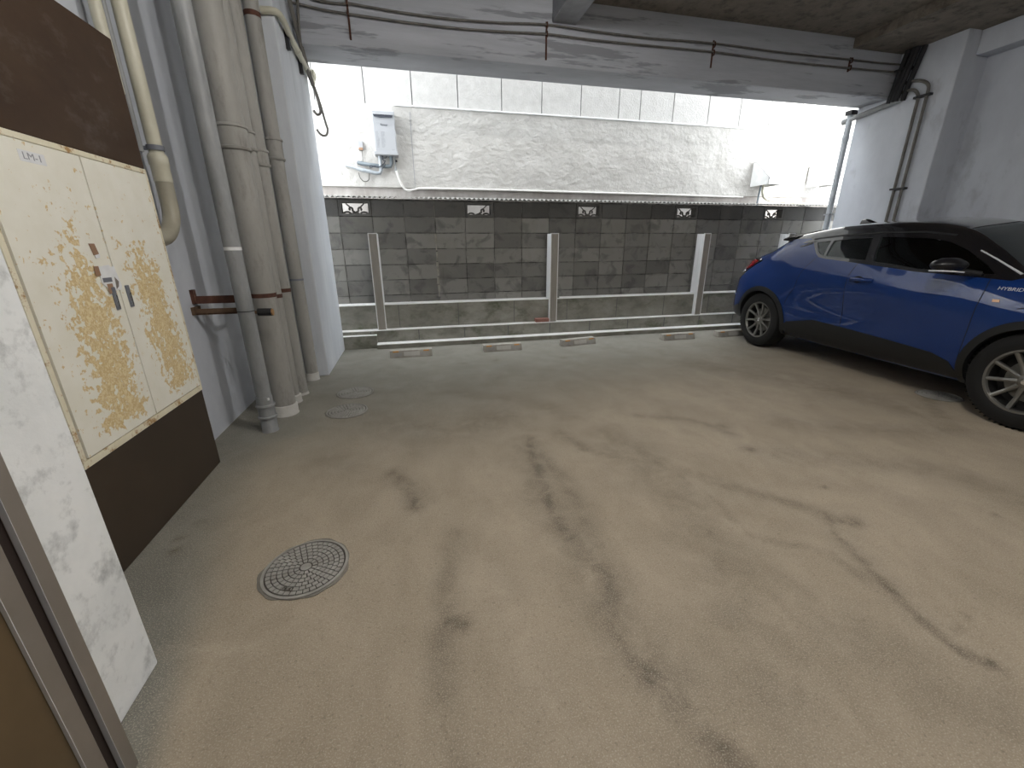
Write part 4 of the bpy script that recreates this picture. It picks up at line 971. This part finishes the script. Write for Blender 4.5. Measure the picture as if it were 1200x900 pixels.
# wheels
def wheel(x, s):
    t = MB(); w = .215; yo = s * .875; yi = yo - s * w
    h = w / 2; yc = (yo + yi) / 2
    t.lathe([(.228, -h + .01), (.25, -h), (.30, -h), (.33, -h + .015), (.343, -h + .045), (.343, h - .045), (.33, h - .015), (.30, h), (.25, h), (.228, h - .01), (.215, 0)], 'y', (x, yc, .345), 64)
    W = make('wheel', t, 'tyre', (0, 0, 0), 40); W.parent = CAR
    g = MB()
    for r0 in (.3425,):
        for k in range(60):
            a = 2 * PI * k / 60; c, sn = math.cos(a), math.sin(a)
            for dy in (-.06, .06):
                g.add([(x + (r0 + e) * math.cos(a + da), yc + dy + ddy, .345 + (r0 + e) * math.sin(a + da)) for da in (-.012, .012) for ddy in (-.03, .03) for e in (-.003, .0010)],
                      [(0, 1, 3, 2), (4, 6, 7, 5), (0, 4, 5, 1), (2, 3, 7, 6), (0, 2, 6, 4), (1, 5, 7, 3)])
    q = make('tread', g, 'tyre', (0, 0, 0)); q.parent = W
    f = yo - s * .012
    r = MB(); r.lathe([(.214, 0), (.229, 0), (.229, -s * .018), (.222, -s * .03), (.205, -s * .03), (.207, -s * .012)], 'y', (x, f, .345), 64)
    q = make('rim', r, 'wheel', (0, 0, 0), 40); q.parent = W
    br = MB().lathe([(.0, -s * .10), (.205, -s * .10), (.205, -s * .02), (.212, -s * .02), (.212, -s * .11), (0, -s * .11)], 'y', (x, f, .345), 48)
    q = make('wheel_barrel', br, 'wheel_dark', (0, 0, 0), 40); q.parent = W
    q = make('brake_disc', MB().lathe([(.0, -s * .075), (.15, -s * .075), (.15, -s * .085), (0, -s * .085)], 'y', (x, f, .345), 40), 'wheel', (0, 0, 0), 40); q.parent = W
    for k in range(10):
        a = 2 * PI * (k + .25) / 10; u = Vector((math.cos(a), 0, math.sin(a))); v = Vector((-math.sin(a), 0, math.cos(a))); n_ = Vector((0, s, 0))
        C = Vector((x, f, .345)); S = MB(); pts = []
        for rr_, wd, fr_, bk in ((.040, .016, -.020, -.05), (.12, .0115, -.022, -.045), (.212, .0135, -.004, -.032)):
            for sw, dep in ((-1, fr_ - .004), (0, fr_), (1, fr_ - .004), (1, bk), (-1, bk)): pts.append(C + u * rr_ + v * (wd * sw) + n_ * dep)
        S.add(pts, [(5 * j + i, 5 * j + (i + 1) % 5, 5 * j + 5 + (i + 1) % 5, 5 * j + 5 + i) for j in range(2) for i in range(5)] + [(0, 1, 2, 3, 4), (14, 13, 12, 11, 10)])
        q = make('spoke', S, 'wheel', (0, 0, 0)); q.parent = W
    q = make('hub', MB().lathe([(.0, -s * .014), (.030, -s * .014), (.048, -s * .022), (.050, -s * .055), (0, -s * .055)], 'y', (x, f, .345), 32), 'wheel', (0, 0, 0), 40); q.parent = W
    lb = MB()
    for k in range(5):
        a = 2 * PI * k / 5 + .3; lb.tube([(x + .055 * math.cos(a), f - s * .06, .345 + .055 * math.sin(a)), (x + .055 * math.cos(a), f - s * .028, .345 + .055 * math.sin(a))], .0085, 8)
    q = make('wheel_nuts', lb, 'wheel_dark', (0, 0, 0), 40); q.parent = W
    q = make('hub_cap', MB().lathe([(0, -s * .010), (.020, -s * .011), (.024, -s * .016), (0, -s * .016)], 'y', (x, f, .345), 24), 'chrome', (0, 0, 0), 40); q.parent = W
for x in (-1.322, 1.322):
    for s in (-1, 1): wheel(x, s)
# badges on the right front wing
def badge(name, s_, size, x, z, mat, off=.0015, sx=1.):
    hit, n_, _, _ = BVH.ray_cast(Vector((x, -2, z)), Vector((0, 1, 0)))
    if n_.y > 0: n_ = -n_
    # seen from the car's right: viewer's right is the car's forward direction
    ax = Vector((1, 0, 0)); ax = (ax - n_ * ax.dot(n_)).normalized(); ay = n_.cross(ax)
    m_ = Matrix((ax, ay, n_)).transposed().to_4x4(); m_.translation = hit + n_ * off
    cu = text(name, s_, size, 'trim_sheen', CAR, m_, .001, sx); return cu
badge('hybrid_badge', 'HYBRID', .036, 1.055, .955, 'chrome', .002, 1.15)
patch([(.993, .860), (1.035, .862), (1.030, .880), (.988, .878)], 'wing_badge', 'badge_orange', CAR, -1, .003, .004, .1)
# cabin
def seat(x, y, nm='seat'):
    b = MB(); b.box(x - .25, x + .27, y - .24, y + .24, .50, .64)
    q = make(nm, b, 'seat', (0, 0, 0), None, .04); q.parent = CAR
    k = MB().add([(x - .22 - dz * .35 + d, y + w * (.23 - .05 * (dz > .3)), .62 + dz) for dz in (0, .55) for w in (-1, 1) for d in (-.12, .02)],
                 [(0, 1, 3, 2), (4, 6, 7, 5), (0, 4, 5, 1), (2, 3, 7, 6), (0, 2, 6, 4), (1, 5, 7, 3)])
    p = make('seat_back', k, 'seat', (0, 0, 0), None, .03); p.parent = q
    k = MB().box(x - .50, x - .40, y - .13, y + .13, 1.19, 1.36); p = make('headrest', k, 'seat', (0, 0, 0), None, .03); p.parent = q
seat(.20, -.36); seat(.20, .36); seat(-.62, -.34); seat(-.62, .34)
q = make('dashboard', MB().box(.72, 1.0, -.72, .72, .70, .97), 'interior', (0, 0, 0), None, .03); q.parent = CAR
q = make('steering_wheel', MB().lathe([(.17 + .014 * math.cos(a), .014 * math.sin(a)) for a in [i * PI / 4 for i in range(8)]], 'x', (.60, -.36, .93), 32), 'interior', (0, 0, 0), 60); q.parent = CAR
q = make('yellow_plate', MB().box(.30, .31, -.50, -.41, 1.13, 1.26), 'plate_yellow', (0, 0, 0)); q.parent = CAR  # small yellow-green plate behind the side window
q = make('rear_view_mirror', MB().box(.50, .53, -.11, .11, 1.27, 1.33).tube([(.515, 0, 1.33), (.50, 0, 1.40)], .012, 8), 'black', (0, 0, 0), None, .006); q.parent = CAR

CAR.location = (5.082, 3.076, 0); CAR.rotation_euler = (0, 0, math.radians(-95.143))

# ------------------------------------------------------------------ camera, lights, world
cam = bpy.data.cameras.new('camera'); co = link(bpy.data.objects.new('camera', cam))
cam.sensor_fit = 'HORIZONTAL'; cam.sensor_width = 36; cam.lens = 483.189 / 1200 * 36; cam.clip_start = .02
mw = Matrix(((0.9727925, 0.079061, -0.2177709), (-0.2315987, 0.3072148, -0.9230283), (-0.0060731, 0.9483504, 0.3171666))).to_4x4()
mw.translation = (0, 0, 1.27); co.matrix_world = mw; SC.camera = co

def lamp(x, y, power, label, r=.16, color=(1, .975, .93)):
    t = thing('ceiling_lamp', label, 'ceiling lamp', (x, y, 3.60), 'round lamps on the ceiling')
    part('base_plate', MB().cyl(x, y, 3.70, 3.738, r + .02, 32), 'heater_white', t, smooth=40)
    part('globe', MB().lathe([(0, 3.615), (r * .6, 3.625), (r * .9, 3.655), (r, 3.70), (0, 3.70)], 'z', (x, y, 0), 32), 'tube', t, smooth=60)
    ld = bpy.data.lights.new('lamp_light', 'POINT'); ld.shadow_soft_size = .05; ld.energy = power; ld.color = color
    lo_ = link(bpy.data.objects.new('lamp_light', ld)); lo_.location = (x, y, 3.53)
lamp(1.6, 1.2, 120, 'round ceiling lamp above the near left bay', .09)
lamp(.62, .55, 70, 'round ceiling lamp close to the doorway', .09)
lamp(3.0, -.4, 32, 'added fill lamp, unseen, towards the inner end of the garage')  # added out of view as fill light for floor and right side

w = bpy.data.worlds.new('sky'); SC.world = w; w.use_nodes = True
bg = w.node_tree.nodes['Background']; bg.inputs[0].default_value = (.93, .97, 1, 1); bg.inputs[1].default_value = 7.5
sn = bpy.data.lights.new('sun', 'SUN'); sn.energy = 14; sn.angle = math.radians(9); sn.color = (1, .96, .9)
so = link(bpy.data.objects.new('sun', sn)); so.rotation_euler = Vector((-.13, 1, -1.25)).to_track_quat('-Z', 'Y').to_euler(); so.location = (6, 2, 9)

SC.view_settings.view_transform = 'Standard'; SC.view_settings.look = 'None'
SC.view_settings.gamma = 1; SC.view_settings.use_curve_mapping = False; SC.view_settings.exposure = 0.0
